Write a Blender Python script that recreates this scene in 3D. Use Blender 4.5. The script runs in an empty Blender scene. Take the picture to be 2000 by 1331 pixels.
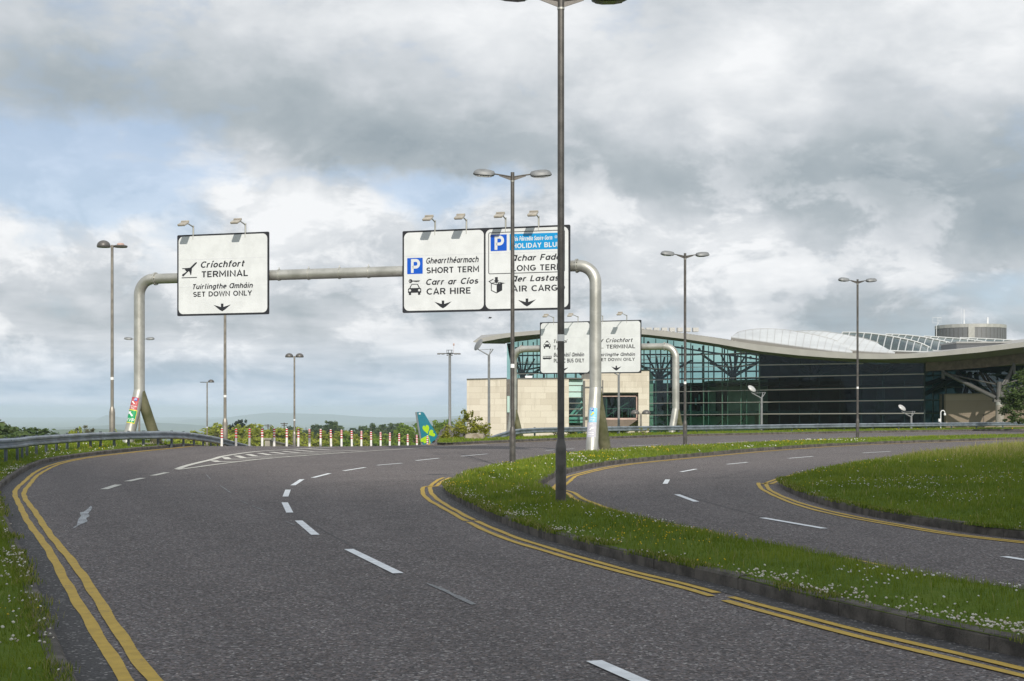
import bpy, bmesh, math, random
import numpy as np
from mathutils import Vector, Matrix, geometry
random.seed(7); RNG = np.random.default_rng(7)
R = math.radians
SC = bpy.context.scene
COL = SC.collection

# ---------------------------------------------------------------- camera, sky, sun, exposure
F = 2778.0; EYE = 1.7; HOR = 800.0          # 50 mm lens on full frame, eye height, eye-level row of the 2000 px photograph
cam = bpy.data.cameras.new('camera'); cam_o = bpy.data.objects.new('camera', cam); COL.objects.link(cam_o)
cam_o.location = (0, 0, EYE); cam_o.rotation_euler = (R(90), 0, 0)
cam.sensor_width = 36; cam.lens = 50; cam.shift_y = 134.5/2000; cam.clip_start = .1; cam.clip_end = 60000
SC.camera = cam_o

SUN_EL = 31.0; SUN_AZ = 172.0               # azimuth clockwise from +Y (view direction): behind the camera, a little to the right
sun = bpy.data.lights.new('sun', 'SUN'); sun.energy = 3.7; sun.angle = R(.53); sun.color = (1, .93, .82)
sun_o = bpy.data.objects.new('sun', sun); COL.objects.link(sun_o)
TO_SUN = Vector((math.sin(R(SUN_AZ))*math.cos(R(SUN_EL)), math.cos(R(SUN_AZ))*math.cos(R(SUN_EL)), math.sin(R(SUN_EL))))
sun_o.rotation_euler = TO_SUN.to_track_quat('Z', 'Y').to_euler()
SC.view_settings.view_transform = 'Standard'; SC.view_settings.look = 'None'
SC.view_settings.exposure = .1; SC.view_settings.gamma = 1
SC.cycles.use_denoising = True
SC.cycles.max_bounces = 6; SC.cycles.transparent_max_bounces = 16; SC.cycles.volume_bounces = 1
SC.cycles.sample_clamp_indirect = 4

class NT:
    """small node helper"""
    def __init__(s, nt): s.nt = nt; nt.nodes.clear()
    def n(s, t, ins=None, **kw):
        nd = s.nt.nodes.new(t)
        for k, v in kw.items(): setattr(nd, k, v)
        for k, v in (ins or {}).items():
            if isinstance(v, bpy.types.NodeSocket): s.nt.links.new(v, nd.inputs[k])
            else: nd.inputs[k].default_value = v
        return nd
    def m(s, op, a, b=0., c=0., clamp=False):
        return s.n('ShaderNodeMath', {0: a, 1: b, 2: c}, operation=op, use_clamp=clamp).outputs[0]
    def mix(s, f, a, b, bt='MIX'):
        nd = s.n('ShaderNodeMix', {0: f, 6: a, 7: b}, data_type='RGBA', blend_type=bt); return nd.outputs[2]
    def rng(s, v, a, b, c, d, smooth=True):
        return s.n('ShaderNodeMapRange', {0: v, 1: a, 2: b, 3: c, 4: d}, interpolation_type='SMOOTHSTEP' if smooth else 'LINEAR').outputs[0]
    def noise(s, vec, scale, detail=4., rough=.5, dist=0., dim='3D'):
        return s.n('ShaderNodeTexNoise', {'Vector': vec, 'Scale': scale, 'Detail': detail, 'Roughness': rough, 'Distortion': dist}, noise_dimensions=dim).outputs[0]

def c4(c): return (c[0], c[1], c[2], 1.0)

def make_sky():
    w = bpy.data.worlds.new('World'); SC.world = w; w.use_nodes = True
    t = NT(w.node_tree)
    out = t.n('ShaderNodeOutputWorld')
    sky = t.n('ShaderNodeTexSky', sky_type='NISHITA', sun_disc=False, sun_elevation=R(SUN_EL), sun_rotation=R(SUN_AZ), altitude=150., air_density=1.0, dust_density=1.5, ozone_density=1.0)
    d = t.n('ShaderNodeTexCoord').outputs['Generated']
    sp = t.n('ShaderNodeSeparateXYZ', {0: d}); dx, dy, dz = sp.outputs
    hz = t.m('MAXIMUM', dz, 0.0); den = t.m('ADD', hz, .13)
    qx = t.m('DIVIDE', dx, den); qy = t.m('DIVIDE', dy, den)
    q = t.n('ShaderNodeCombineXYZ', {0: qx, 1: qy, 2: 0.}).outputs[0]
    front = t.rng(dy, .2, .6, 0., 1.)
    w1 = t.noise(d, 11., 6., .55); w2 = t.noise(t.n('ShaderNodeVectorMath', {0: d, 1: (5., 2., 9.)}, operation='ADD').outputs[0], 13., 6., .55)
    wx = t.m('ADD', dx, t.m('MULTIPLY', t.m('SUBTRACT', w1, .5), .11)); wz = t.m('ADD', dz, t.m('MULTIPLY', t.m('SUBTRACT', w2, .5), .06))
    def blob(px, py, rx, ry):
        u = (px-1000)/F; v = (HOR-py)/F; nn = math.sqrt(1+u*u+v*v)
        a = t.m('MULTIPLY', t.m('SUBTRACT', wx, u/nn), F/rx); b = t.m('MULTIPLY', t.m('SUBTRACT', wz, v/nn), F/ry)
        r2 = t.m('ADD', t.m('MULTIPLY', a, a), t.m('MULTIPLY', b, b))
        return t.m('EXPONENT', t.m('MULTIPLY', r2, -1.0))
    def total(lst, start):
        acc = start
        for (px, py, rx, ry, w_) in lst:
            acc = t.m('ADD', acc, t.m('MULTIPLY', t.m('MULTIPLY', blob(px, py, rx, ry), w_), front))
        return acc
    v1 = t.n('ShaderNodeVectorMath', {0: d, 1: (1., 1., 1.9)}, operation='MULTIPLY').outputs[0]
    big = t.noise(v1, 8.5, 9., .53, .25)
    q2 = t.n('ShaderNodeVectorMath', {0: v1, 1: (3.1, 7.7, 1.3)}, operation='ADD').outputs[0]
    mid = t.noise(q2, 24., 8., .56, .3)
    q3 = t.n('ShaderNodeVectorMath', {0: d, 1: (9.0, 4.0, 62.0)}, operation='MULTIPLY').outputs[0]
    band = t.noise(q3, 1.0, 6., .55, .2)
    puff = t.rng(t.noise(t.n('ShaderNodeVectorMath', {0: v1, 1: (1.7, 4.1, .6)}, operation='ADD').outputs[0], 12., 12., .62, .25), .46, .57, 0., 1.)
    lowf = t.rng(dz, .03, .13, 1., 0.)
    # shade: 0 dark base .. 1 bright sunlit edge
    s0 = t.m('ADD', t.m('MULTIPLY', t.m('SUBTRACT', big, .5), 1.0), t.m('MULTIPLY', t.m('SUBTRACT', mid, .5), t.rng(dz, .10, .20, .62, .34)))
    s0 = t.m('ADD', s0, t.m('MULTIPLY', t.m('MULTIPLY', t.m('SUBTRACT', band, .5), lowf), 1.25)); s0 = t.m('ADD', s0, t.m('MULTIPLY', t.m('SUBTRACT', puff, .5), t.rng(dz, .13, .21, .30, .07))); s0 = t.m('ADD', s0, .62)
    shade = total([(300, 185, 420, 70, -.30), (820, 290, 250, 62, -.34), (600, 245, 260, 60, -.20), (80, 140, 260, 80, -.16), (1320, 335, 330, 62, -.38), (1830, 400, 260, 75, -.20), (1750, 250, 300, 90, -.10), (600, 40, 700, 60, -.04),
                   (1850, 350, 240, 80, -.22), (1950, 440, 160, 50, -.18), (1350, 595, 300, 30, -.16), (1650, 600, 300, 50, -.14), (620, 600, 420, 28, -.2), (350, 745, 700, 30, -.1),
                   (610, 400, 200, 48, .48), (1420, 190, 230, 100, .30), (1560, 50, 420, 70, .14), (1130, 450, 240, 55, .34), (1500, 440, 140, 40, .22), (1560, 510, 120, 50, .18), (760, 10, 420, 40, .12), (1000, 700, 900, 30, .12), (1150, 520, 300, 40, .12),
                   (930, 90, 130, 80, .14), (160, 480, 230, 50, .16), (420, 520, 300, 60, .1), (1150, 80, 80, 90, .12), (1900, 90, 120, 120, .14)], s0)
    shade = t.m('MINIMUM', t.m('MAXIMUM', shade, 0.), 1.)
    ramp = t.n('ShaderNodeValToRGB', {0: shade}); cr = ramp.color_ramp
    cr.elements[0].position = .0; cr.elements[0].color = (.32, .375, .415, 1)
    cr.elements[1].position = 1.; cr.elements[1].color = (.87, .885, .90, 1)
    e = cr.elements.new(.3); e.color = (.42, .47, .505, 1)
    e = cr.elements.new(.58); e.color = (.59, .625, .66, 1)
    # coverage: 1 cloud .. 0 open blue
    cov0 = t.m('ADD', t.m('MULTIPLY', t.m('SUBTRACT', mid, .5), 1.3), t.m('MULTIPLY', t.m('SUBTRACT', big, .5), 1.3)); cov0 = t.m('ADD', cov0, 1.05)
    cov = total([(110, 330, 300, 90, -.85), (330, 250, 200, 40, -.35), (560, 350, 260, 22, -.45), (240, 410, 230, 40, -.4), (850, 385, 90, 50, -.75), (930, 350, 120, 45, -.6), (1330, 560, 60, 60, -.3), (1960, 545, 110, 35, -.5),
                 (1180, 60, 80, 60, -.25), (1240, 610, 160, 25, -.4), (600, 400, 210, 40, .7), (800, 270, 300, 60, .5), (1400, 250, 400, 200, .5), (1130, 450, 240, 55, .5)], cov0)
    cov = t.m('MINIMUM', t.m('MAXIMUM', cov, .38), 1.)
    skyb = t.n('ShaderNodeVectorMath', {0: sky.outputs[0], 1: (.95, 1.0, 1.16)}, operation='MULTIPLY').outputs[0]
    skyb = t.mix(.38, skyb, (6.2, 7.4, 8.9, 1))
    cl10 = t.n('ShaderNodeVectorMath', {0: ramp.outputs[0], 3: 10.0}, operation='SCALE').outputs[0]
    col = t.mix(cov, skyb, cl10)
    # distant air near the horizon
    hzf = t.m('MULTIPLY', t.rng(dz, -.005, .06, .78, 0.), 1.0)
    hzc = t.mix(t.rng(band, .35, .65, 0., 1.), (4.5, 5.95, 7.5, 1), (6.3, 7.3, 8.5, 1))
    col = t.mix(hzf, col, hzc)
    bg = t.n('ShaderNodeBackground', {'Color': col, 'Strength': .1})
    t.nt.links.new(bg.outputs[0], out.inputs[0])
    w.cycles.sampling_method = 'MANUAL'; w.cycles.sample_map_resolution = 512
make_sky()

# ---------------------------------------------------------------- helpers
def tag(o, label=None, cat=None, group=None, kind=None):
    if label: o['label'] = label
    if cat: o['category'] = cat
    if group: o['group'] = group
    if kind: o['kind'] = kind
    return o

def P(px, py, D):
    """world point seen at photograph pixel (px, py) at distance D along the view"""
    return Vector(((px-1000)/F*D, D, EYE+(HOR-py)/F*D))

def G(px, py, z=0.):
    D = (EYE-z)*F/(py-HOR)
    return ((px-1000)/F*D, D)

def thing(name, label, cat, loc=(0, 0, 0), rz=0., group=None):
    o = bpy.data.objects.new(name, None); COL.objects.link(o); o.empty_display_size = .2
    o.location = loc; o.rotation_euler = (0, 0, rz)
    return tag(o, label, cat, group)

def mat_of(o):
    return Matrix.Translation(o.location) @ Matrix.Rotation(o.rotation_euler.z, 4, 'Z')

class MB:
    def __init__(s): s.v = []; s.f = []; s.mi = []; s.cur = 0
    def add(s, vs, fs, xf=None):
        k = len(s.v)
        for v in vs:
            v = Vector(v); s.v.append(xf @ v if xf is not None else v)
        for f in fs: s.f.append([i+k for i in f]); s.mi.append(s.cur)
        return s
    def box(s, c, size, rz=0., xf=None, bev=0.):
        x, y, z = [a/2 for a in size]; M = Matrix.Translation(Vector(c)) @ Matrix.Rotation(rz, 4, 'Z')
        if xf is not None: M = xf @ M
        if bev <= 0:
            vs = [(-x, -y, -z), (x, -y, -z), (x, y, -z), (-x, y, -z), (-x, -y, z), (x, -y, z), (x, y, z), (-x, y, z)]
            fs = [(0, 3, 2, 1), (4, 5, 6, 7), (0, 1, 5, 4), (1, 2, 6, 5), (2, 3, 7, 6), (3, 0, 4, 7)]
            return s.add(vs, fs, M)
        bm = bmesh.new(); bmesh.ops.create_cube(bm, size=1, matrix=Matrix.Diagonal((size[0], size[1], size[2], 1)))
        bmesh.ops.bevel(bm, geom=bm.edges[:], offset=bev, segments=2, affect='EDGES', profile=.5)
        bm.verts.index_update()
        return s.add([v.co.copy() for v in bm.verts], [[v.index for v in f.verts] for f in bm.faces], M) if not bm.verts.index_update() else s
    def quad(s, a, b, c, d): return s.add([a, b, c, d], [(0, 1, 2, 3)])
    def tube(s, pts, r, n=12, caps=True, flat=None, xf=None):
        pts = [Vector(p) for p in pts]; m = len(pts)
        rs = r if isinstance(r, (list, tuple)) else [r]*m
        vs = []; fs = []
        up = None
        for i, p in enumerate(pts):
            t = (pts[min(i+1, m-1)]-pts[max(i-1, 0)]).normalized()
            if up is None:
                up = Vector((0, 0, 1)) if abs(t.z) < .9 else Vector((0, 1, 0))
            a = t.cross(up)
            if a.length < 1e-5: a = t.cross(Vector((1, 0, 0)))
            a.normalize(); b = a.cross(t).normalized(); up = b
            for k in range(n):
                an = 2*math.pi*k/n
                vs.append(p + a*(math.cos(an)*rs[i]) + b*(math.sin(an)*rs[i]*(flat or 1)))
        for i in range(m-1):
            for k in range(n):
                fs.append((i*n+k, i*n+(k+1) % n, (i+1)*n+(k+1) % n, (i+1)*n+k))
        if caps: fs.append(tuple(reversed(range(n)))); fs.append(tuple(range((m-1)*n, m*n)))
        return s.add(vs, fs, xf)
    def lathe(s, prof, n=24, xf=None, cap=True):
        vs = []; fs = []; m = len(prof)
        for (r, z) in prof:
            for k in range(n):
                a = 2*math.pi*k/n; vs.append((r*math.cos(a), r*math.sin(a), z))
        for i in range(m-1):
            for k in range(n): fs.append((i*n+k, i*n+(k+1) % n, (i+1)*n+(k+1) % n, (i+1)*n+k))
        if cap: fs.append(tuple(reversed(range(n)))); fs.append(tuple(range((m-1)*n, m*n)))
        return s.add(vs, fs, xf)
    def prism(s, poly, d0, d1, xf=None):
        """poly in local xz, extruded along y from d0 to d1 (front d0 faces -y)"""
        n = len(poly)
        vs = [(x, d0, z) for x, z in poly]+[(x, d1, z) for x, z in poly]
        fs = [tuple(range(n)), tuple(reversed(range(n, 2*n)))]+[(i, i+n, (i+1) % n+n, (i+1) % n) for i in range(n)]
        return s.add(vs, fs, xf)
    def grid(s, rows):
        m = len(rows); n = len(rows[0]); vs = [p for r in rows for p in r]
        return s.add(vs, [(i*n+k, i*n+k+1, (i+1)*n+k+1, (i+1)*n+k) for i in range(m-1) for k in range(n-1)])
    def build(s, name, mats, parent=None, smooth=None, world=True):
        me = bpy.data.meshes.new(name)
        vs = s.v
        if parent is not None and world:
            inv = chain(parent).inverted(); vs = [inv @ v for v in vs]
        me.from_pydata([tuple(v) for v in vs], [], s.f)
        if not isinstance(mats, (list, tuple)): mats = [mats]
        for m_ in mats: me.materials.append(m_)
        if len(mats) > 1: me.polygons.foreach_set('material_index', s.mi)
        if smooth is not None:
            me.polygons.foreach_set('use_smooth', [True]*len(me.polygons)); me.set_sharp_from_angle(angle=R(smooth))
        me.update()
        o = bpy.data.objects.new(name, me); COL.objects.link(o)
        if parent is not None: o.parent = parent
        return o

def chain(o):
    M = Matrix.Identity(4)
    while o is not None:
        M = mat_of(o) @ M; o = o.parent
    return M

def copy_tree(o, parent=None):
    c = o.copy(); COL.objects.link(c); c.parent = parent
    for ch in list(o.children): copy_tree(ch, c)
    return c

def np_mesh(name, V, Fc, mat, nside, tint=None, parent=None):
    """fast mesh of equal polygons from arrays"""
    me = bpy.data.meshes.new(name); nf = len(Fc)
    me.vertices.add(len(V)); me.vertices.foreach_set('co', np.asarray(V, np.float32).ravel())
    me.loops.add(nf*nside); me.loops.foreach_set('vertex_index', np.asarray(Fc, np.int32).ravel())
    me.polygons.add(nf); me.polygons.foreach_set('loop_start', np.arange(0, nf*nside, nside, dtype=np.int32))
    me.update(calc_edges=True)
    if tint is not None:
        at = me.attributes.new('tint', 'FLOAT', 'POINT'); at.data.foreach_set('value', np.asarray(tint, np.float32))
    if mat: me.materials.append(mat)
    o = bpy.data.objects.new(name, me); COL.objects.link(o); o.parent = parent
    return o

# ---------------------------------------------------------------- materials
def material(name, c, rough=.6, metal=0., var=0., vscale=3., bump=0., bscale=40., c2=None, spec=.5, coat=0., detail=5.):
    m = bpy.data.materials.new(name); m.use_nodes = True; t = NT(m.node_tree)
    out = t.n('ShaderNodeOutputMaterial'); b = t.n('ShaderNodeBsdfPrincipled', {'Base Color': c4(c), 'Roughness': rough, 'Metallic': metal, 'Specular IOR Level': spec, 'Coat Weight': coat})
    co = t.n('ShaderNodeTexCoord').outputs['Object']
    if var or c2:
        nz = t.noise(co, vscale, detail, .6)
        f = t.rng(nz, .35, .65, 0., 1.)
        lo = c2 if c2 else tuple(x*(1-var) for x in c); hi = c if c2 else tuple(min(1, x*(1+var)) for x in c)
        t.nt.links.new(t.mix(f, c4(lo), c4(hi)), b.inputs['Base Color'])
        t.nt.links.new(t.m('ADD', t.m('MULTIPLY', nz, .25), max(rough-.12, .02)), b.inputs['Roughness'])
    if bump:
        bp = t.n('ShaderNodeBump', {'Strength': bump, 'Distance': .02, 'Height': t.noise(co, bscale, 4., .6)})
        t.nt.links.new(bp.outputs[0], b.inputs['Normal'])
    t.nt.links.new(b.outputs[0], out.inputs[0])
    return m

def asphalt(name, base, warm, speck=1.):
    m = bpy.data.materials.new(name); m.use_nodes = True; t = NT(m.node_tree)
    out = t.n('ShaderNodeOutputMaterial'); co = t.n('ShaderNodeNewGeometry').outputs['Position']
    vor = t.n('ShaderNodeTexVoronoi', {'Vector': co, 'Scale': 52.}, feature='F1')
    chip = t.n('ShaderNodeSeparateXYZ', {0: vor.outputs['Color']}).outputs[0]
    n1 = t.noise(co, 85., 2., .6); n2 = t.noise(co, 9., 5., .65); n3 = t.noise(co, .35, 4., .55)
    br = t.m('ADD', t.m('MULTIPLY', t.m('SUBTRACT', chip, .5), 1.35*speck), t.m('MULTIPLY', t.m('SUBTRACT', n1, .5), 1.6*speck))
    br = t.m('ADD', br, t.m('MULTIPLY', t.m('SUBTRACT', n2, .5), .55)); br = t.m('ADD', br, t.m('MULTIPLY', t.m('SUBTRACT', n3, .5), .5))
    br = t.m('MAXIMUM', t.m('ADD', br, 1.), .12)
    col = t.mix(t.rng(t.n('ShaderNodeSeparateXYZ', {0: vor.outputs['Color']}).outputs[1], .5, .9, 0., 1.), c4(base), c4(warm))
    # a few pale stones
    pale = t.rng(chip, .925, .965, 0., .55)
    col = t.mix(pale, col, (.30, .29, .28, 1))
    col = t.n('ShaderNodeVectorMath', {0: col, 3: br}, operation='SCALE').outputs[0]
    col = t.n('ShaderNodeVectorMath', {0: col, 3: t.m('SUBTRACT', 1., t.m('MULTIPLY', t.n('ShaderNodeAttribute', attribute_name='wear').outputs['Fac'], t.rng(n3, .25, .75, .05, .26)))}, operation='SCALE').outputs[0]
    # oil and tyre staining in long soft patches
    stain = t.rng(t.noise(co, 1.3, 5., .6, .6), .52, .72, 0., .32)
    col = t.mix(stain, col, tuple(x*.45 for x in base)+(1,))
    b = t.n('ShaderNodeBsdfPrincipled', {'Base Color': col, 'Roughness': .82, 'Specular IOR Level': .35})
    bp = t.n('ShaderNodeBump', {'Strength': .55, 'Distance': .008, 'Height': vor.outputs['Distance']})
    t.nt.links.new(bp.outputs[0], b.inputs['Normal']); t.nt.links.new(b.outputs[0], out.inputs[0])
    return m

def paint(name, c, wear=.35, under=(.11, .107, .108)):
    """road paint with worn pits that let the asphalt show"""
    m = bpy.data.materials.new(name); m.use_nodes = True; t = NT(m.node_tree)
    out = t.n('ShaderNodeOutputMaterial'); co = t.n('ShaderNodeNewGeometry').outputs['Position']
    n = t.m('ADD', t.m('MULTIPLY', t.noise(co, 55., 3., .7), .6), t.m('MULTIPLY', t.noise(co, 2.2, 5., .65), .5))
    f = t.rng(n, .50+.22*(1-wear), .62+.26*(1-wear), 0., .9)
    dirt = t.mix(t.rng(t.noise(co, 6., 5., .6), .35, .7, 0., 1.), c4(c), c4(tuple(x*.8 for x in c)))
    b = t.n('ShaderNodeBsdfPrincipled', {'Base Color': t.mix(f, dirt, c4(under)), 'Roughness': .7, 'Specular IOR Level': .3})
    bp = t.n('ShaderNodeBump', {'Strength': .35, 'Distance': .006, 'Height': t.noise(co, 80., 3., .6)})
    t.nt.links.new(bp.outputs[0], b.inputs['Normal']); t.nt.links.new(b.outputs[0], out.inputs[0])
    return m

def leafmat(name, stops, transl=.35, attr=True, rough=.6):
    m = bpy.data.materials.new(name); m.use_nodes = True; t = NT(m.node_tree)
    out = t.n('ShaderNodeOutputMaterial')
    if attr: v = t.n('ShaderNodeAttribute', attribute_name='tint').outputs['Fac']
    else: v = t.noise(t.n('ShaderNodeNewGeometry').outputs['Position'], 2.5, 6., .65)
    r = t.n('ShaderNodeValToRGB', {0: v}); cr = r.color_ramp
    cr.elements[0].position = stops[0][0]; cr.elements[0].color = c4(stops[0][1])
    cr.elements[1].position = stops[-1][0]; cr.elements[1].color = c4(stops[-1][1])
    for p, c in stops[1:-1]: e = cr.elements.new(p); e.color = c4(c)
    d = t.n('ShaderNodeBsdfPrincipled', {'Base Color': r.outputs[0], 'Roughness': rough, 'Specular IOR Level': .25})
    tr = t.n('ShaderNodeBsdfTranslucent', {'Color': r.outputs[0]})
    mx = t.n('ShaderNodeMixShader', {0: transl, 1: d.outputs[0], 2: tr.outputs[0]})
    t.nt.links.new(mx.outputs[0], out.inputs[0])
    return m

def groundmat(name, stops, scale=1.2, fine=35.):
    m = bpy.data.materials.new(name); m.use_nodes = True; t = NT(m.node_tree)
    out = t.n('ShaderNodeOutputMaterial'); co = t.n('ShaderNodeNewGeometry').outputs['Position']
    v = t.m('ADD', t.m('MULTIPLY', t.noise(co, scale, 6., .65), .55), t.m('MULTIPLY', t.noise(co, fine, 4., .7), .45))
    r = t.n('ShaderNodeValToRGB', {0: v}); cr = r.color_ramp
    cr.elements[0].position = stops[0][0]; cr.elements[0].color = c4(stops[0][1])
    cr.elements[1].position = stops[-1][0]; cr.elements[1].color = c4(stops[-1][1])
    for p, c in stops[1:-1]: e = cr.elements.new(p); e.color = c4(c)
    b = t.n('ShaderNodeBsdfPrincipled', {'Base Color': r.outputs[0], 'Roughness': .9, 'Specular IOR Level': .15})
    bp = t.n('ShaderNodeBump', {'Strength': .8, 'Distance': .05, 'Height': t.noise(co, 30., 5., .7)})
    t.nt.links.new(bp.outputs[0], b.inputs['Normal']); t.nt.links.new(b.outputs[0], out.inputs[0])
    return m

def glass(name, tint, refl=1.0, rough=.0):
    m = bpy.data.materials.new(name); m.use_nodes = True; t = NT(m.node_tree)
    out = t.n('ShaderNodeOutputMaterial')
    tr = t.n('ShaderNodeBsdfTransparent', {'Color': c4(tint)})
    co = t.n('ShaderNodeNewGeometry').outputs['Position']
    bp = t.n('ShaderNodeBump', {'Strength': .12, 'Distance': .3, 'Height': t.noise(co, .45, 2., .5)})
    gl = t.n('ShaderNodeBsdfGlossy', {'Color': (.85, .93, .92, 1), 'Roughness': rough, 'Normal': bp.outputs[0]})
    g = t.n('ShaderNodeNewGeometry'); cs = t.m('ABSOLUTE', t.n('ShaderNodeVectorMath', {0: g.outputs['Normal'], 1: g.outputs['Incoming']}, operation='DOT_PRODUCT').outputs['Value'])
    fr = t.m('ADD', .045, t.m('MULTIPLY', t.m('POWER', t.m('SUBTRACT', 1., cs, clamp=True), 5.), .95))
    f = t.m('MULTIPLY', fr, refl, clamp=True)
    mx = t.n('ShaderNodeMixShader', {0: f, 1: tr.outputs[0], 2: gl.outputs[0]})
    t.nt.links.new(mx.outputs[0], out.inputs[0])
    return m

def stonemat(name, c1, c2, bw, bh, mortar=(.3, .27, .23), rot=0.):
    m = bpy.data.materials.new(name); m.use_nodes = True; t = NT(m.node_tree)
    out = t.n('ShaderNodeOutputMaterial'); co = t.n('ShaderNodeNewGeometry').outputs['Position']
    sp = t.n('ShaderNodeSeparateXYZ', {0: co})
    vec = t.n('ShaderNodeCombineXYZ', {0: t.m('ADD', sp.outputs[0], t.m('MULTIPLY', sp.outputs[1], .9)), 1: sp.outputs[2], 2: 0.}).outputs[0]
    br = t.n('ShaderNodeTexBrick', {'Vector': vec, 'Color1': c4(c1), 'Color2': c4(c2), 'Mortar': c4(mortar), 'Scale': 1., 'Mortar Size': .012, 'Mortar Smooth': .1, 'Bias': -.25, 'Brick Width': bw, 'Row Height': bh}, offset=.37, offset_frequency=2, squash=1.35, squash_frequency=3)
    vg = t.n('ShaderNodeVectorMath', {0: co, 1: (1., 1., .22)}, operation='MULTIPLY').outputs[0]
    st = t.rng(t.noise(vg, 1.6, 6., .65), .5, .75, 0., .35)
    col = t.mix(st, br.outputs[0], (.27, .235, .18, 1))
    col = t.mix(t.rng(t.noise(co, 14., 4., .7), .3, .7, 0., .25), col, (.33, .30, .25, 1))
    b = t.n('ShaderNodeBsdfPrincipled', {'Base Color': col, 'Roughness': .85, 'Specular IOR Level': .2})
    t.nt.links.new(b.outputs[0], out.inputs[0])
    return m

M_ROAD = asphalt('road asphalt', (.106, .097, .100), (.130, .105, .097))
M_GUT = asphalt('channel asphalt', (.058, .057, .060), (.062, .059, .059), .5)
M_WHITE = paint('white road paint', (.80, .83, .86), .28)
M_WHITE2 = paint('older white road paint', (.62, .61, .56), .55)
M_SCUFF = paint('faded paint', (.27, .28, .29), 1.0)
M_SCUFF2 = paint('smeared paint', (.46, .49, .52), .95)
M_YEL = paint('yellow road paint', (.52, .35, .055), .5)
M_KERB = material('kerb concrete', (.135, .122, .108), .9, c2=(.052, .047, .041), vscale=4., bump=.6, bscale=60.)
M_GRASSG = groundmat('lawn', [(.32, (.06, .10, .009)), (.5, (.105, .17, .014)), (.62, (.16, .21, .028)), (.78, (.22, .21, .07))])
M_FIELD = groundmat('field', [(.3, (.05, .085, .02)), (.5, (.09, .13, .035)), (.7, (.15, .17, .06))], .02, .6)
M_BLADE = leafmat('grass blades', [(0., (.048, .090, .007)), (.4, (.135, .195, .016)), (.75, (.24, .29, .032)), (.92, (.27, .27, .07)), (1., (.40, .34, .18))], .35)
M_DAISY = leafmat('white petals', [(0., (.70, .66, .62)), (1., (.86, .86, .84))], .2)
M_BUTTER = leafmat('yellow petals', [(0., (.70, .46, .01)), (1., (.85, .62, .02))], .2)
M_GALV = material('weathered galvanised steel', (.50, .50, .47), .42, .55, c2=(.37, .37, .34), vscale=1.3, bump=.12, bscale=25.)
M_GALVD = material('shaded galvanised steel', (.17, .165, .10), .75, .15, c2=(.07, .075, .03), vscale=1.1, bump=.2)  # shade on the rear gantry legs is put into this darker olive colour
M_RAIL = material('guardrail zinc', (.25, .29, .33), .42, .6, var=.25, vscale=2.2)
M_RAILP = material('guardrail post zinc', (.095, .115, .135), .6, .4, var=.3, vscale=3.)
M_BRONZE = material('brown grey lamp paint', (.096, .090, .084), .42, .35, var=.22, vscale=5., bump=.1, bscale=90.)
M_POLEG = material('grey lamp steel', (.26, .24, .21), .4, .5, var=.2, vscale=2.)
M_HEAD = material('grey lamp housing', (.20, .21, .22), .5, .15, var=.12, vscale=6.)
M_LENS = material('lamp glass', (.05, .05, .05), .12, 0., spec=.8)
M_LED = material('lamp lens chips', (.75, .76, .74), .15, 0.)
M_DOME = material('grey lamp dome', (.115, .11, .105), .45, .3, var=.15)
M_SIGN = material('white sign sheeting', (.66, .685, .70), .38, 0., var=.05, vscale=1.6)
M_BLACK = material('black sign vinyl', (.016, .017, .022), .45, 0., var=.15)
M_SBACK = material('sign backing aluminium', (.30, .31, .32), .5, .6, var=.15)
M_BLUE = material('blue sign vinyl', (.0, .085, .52), .35)
M_CYAN = material('light blue sign vinyl', (.0, .27, .60), .35)
M_STICKW = material('white sticker vinyl', (.78, .79, .80), .5, var=.06)
M_STICKR = material('red sticker vinyl', (.42, .035, .05), .5, c2=(.55, .16, .16), vscale=9.)
M_STICKG = material('green sticker vinyl', (.0, .30, .11), .45)
M_STICKY = material('yellow sticker border', (.78, .66, .05), .5)
M_STICKC = material('pale blue sticker vinyl', (.16, .50, .72), .5, c2=(.32, .58, .72), vscale=12.)
M_STICKL = material('faded lilac sticker vinyl', (.46, .46, .55), .6, c2=(.56, .56, .62), vscale=10.)
M_FLOOD = material('dull beige floodlight housing', (.40, .37, .32), .5, .1, var=.12, vscale=4.)
M_DISH = material('pale reflector dish', (.42, .43, .43), .4, .1, var=.05)
M_CLOVER = leafmat('clover heads', [(0., (.55, .47, .40)), (.4, (.74, .70, .62)), (1., (.84, .82, .74))], .2)
M_RED = material('red reflective band', (.48, .02, .03), .45)
M_BOLW = material('white plastic', (.76, .75, .73), .5, var=.08, vscale=6.)
M_BOLG = material('weathered grey plastic', (.36, .36, .37), .6, var=.1, vscale=6.)
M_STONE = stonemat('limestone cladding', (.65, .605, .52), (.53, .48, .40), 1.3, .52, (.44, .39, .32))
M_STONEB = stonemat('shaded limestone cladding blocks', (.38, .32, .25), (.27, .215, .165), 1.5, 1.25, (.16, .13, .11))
M_BRICKD = stonemat('dark brick infill', (.13, .13, .135), (.09, .09, .10), .4, .16, (.07, .07, .07))
M_FASC = material('aluminium roof edge', (.42, .41, .385), .5, .15, var=.05, vscale=.6)
M_SOFF = material('timber soffit', (.165, .13, .105), .75, var=.15, vscale=1.5)
M_SOFG = material('grey soffit', (.24, .235, .225), .7, var=.08)
M_BEAM = material('laminated timber beam', (.21, .165, .13), .75, c2=(.14, .11, .085), vscale=2.)
M_ROOF = material('standing seam roof', (.36, .35, .33), .5, .2, var=.06, vscale=.5)
M_VAULT = material('white translucent sheet', (.54, .565, .58), .45, var=.09, vscale=.35)
M_WFRAME = material('white metal frame', (.54, .56, .56), .4, .1)
M_MULL = material('silver glazing bar', (.40, .40, .37), .4, .5)
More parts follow.
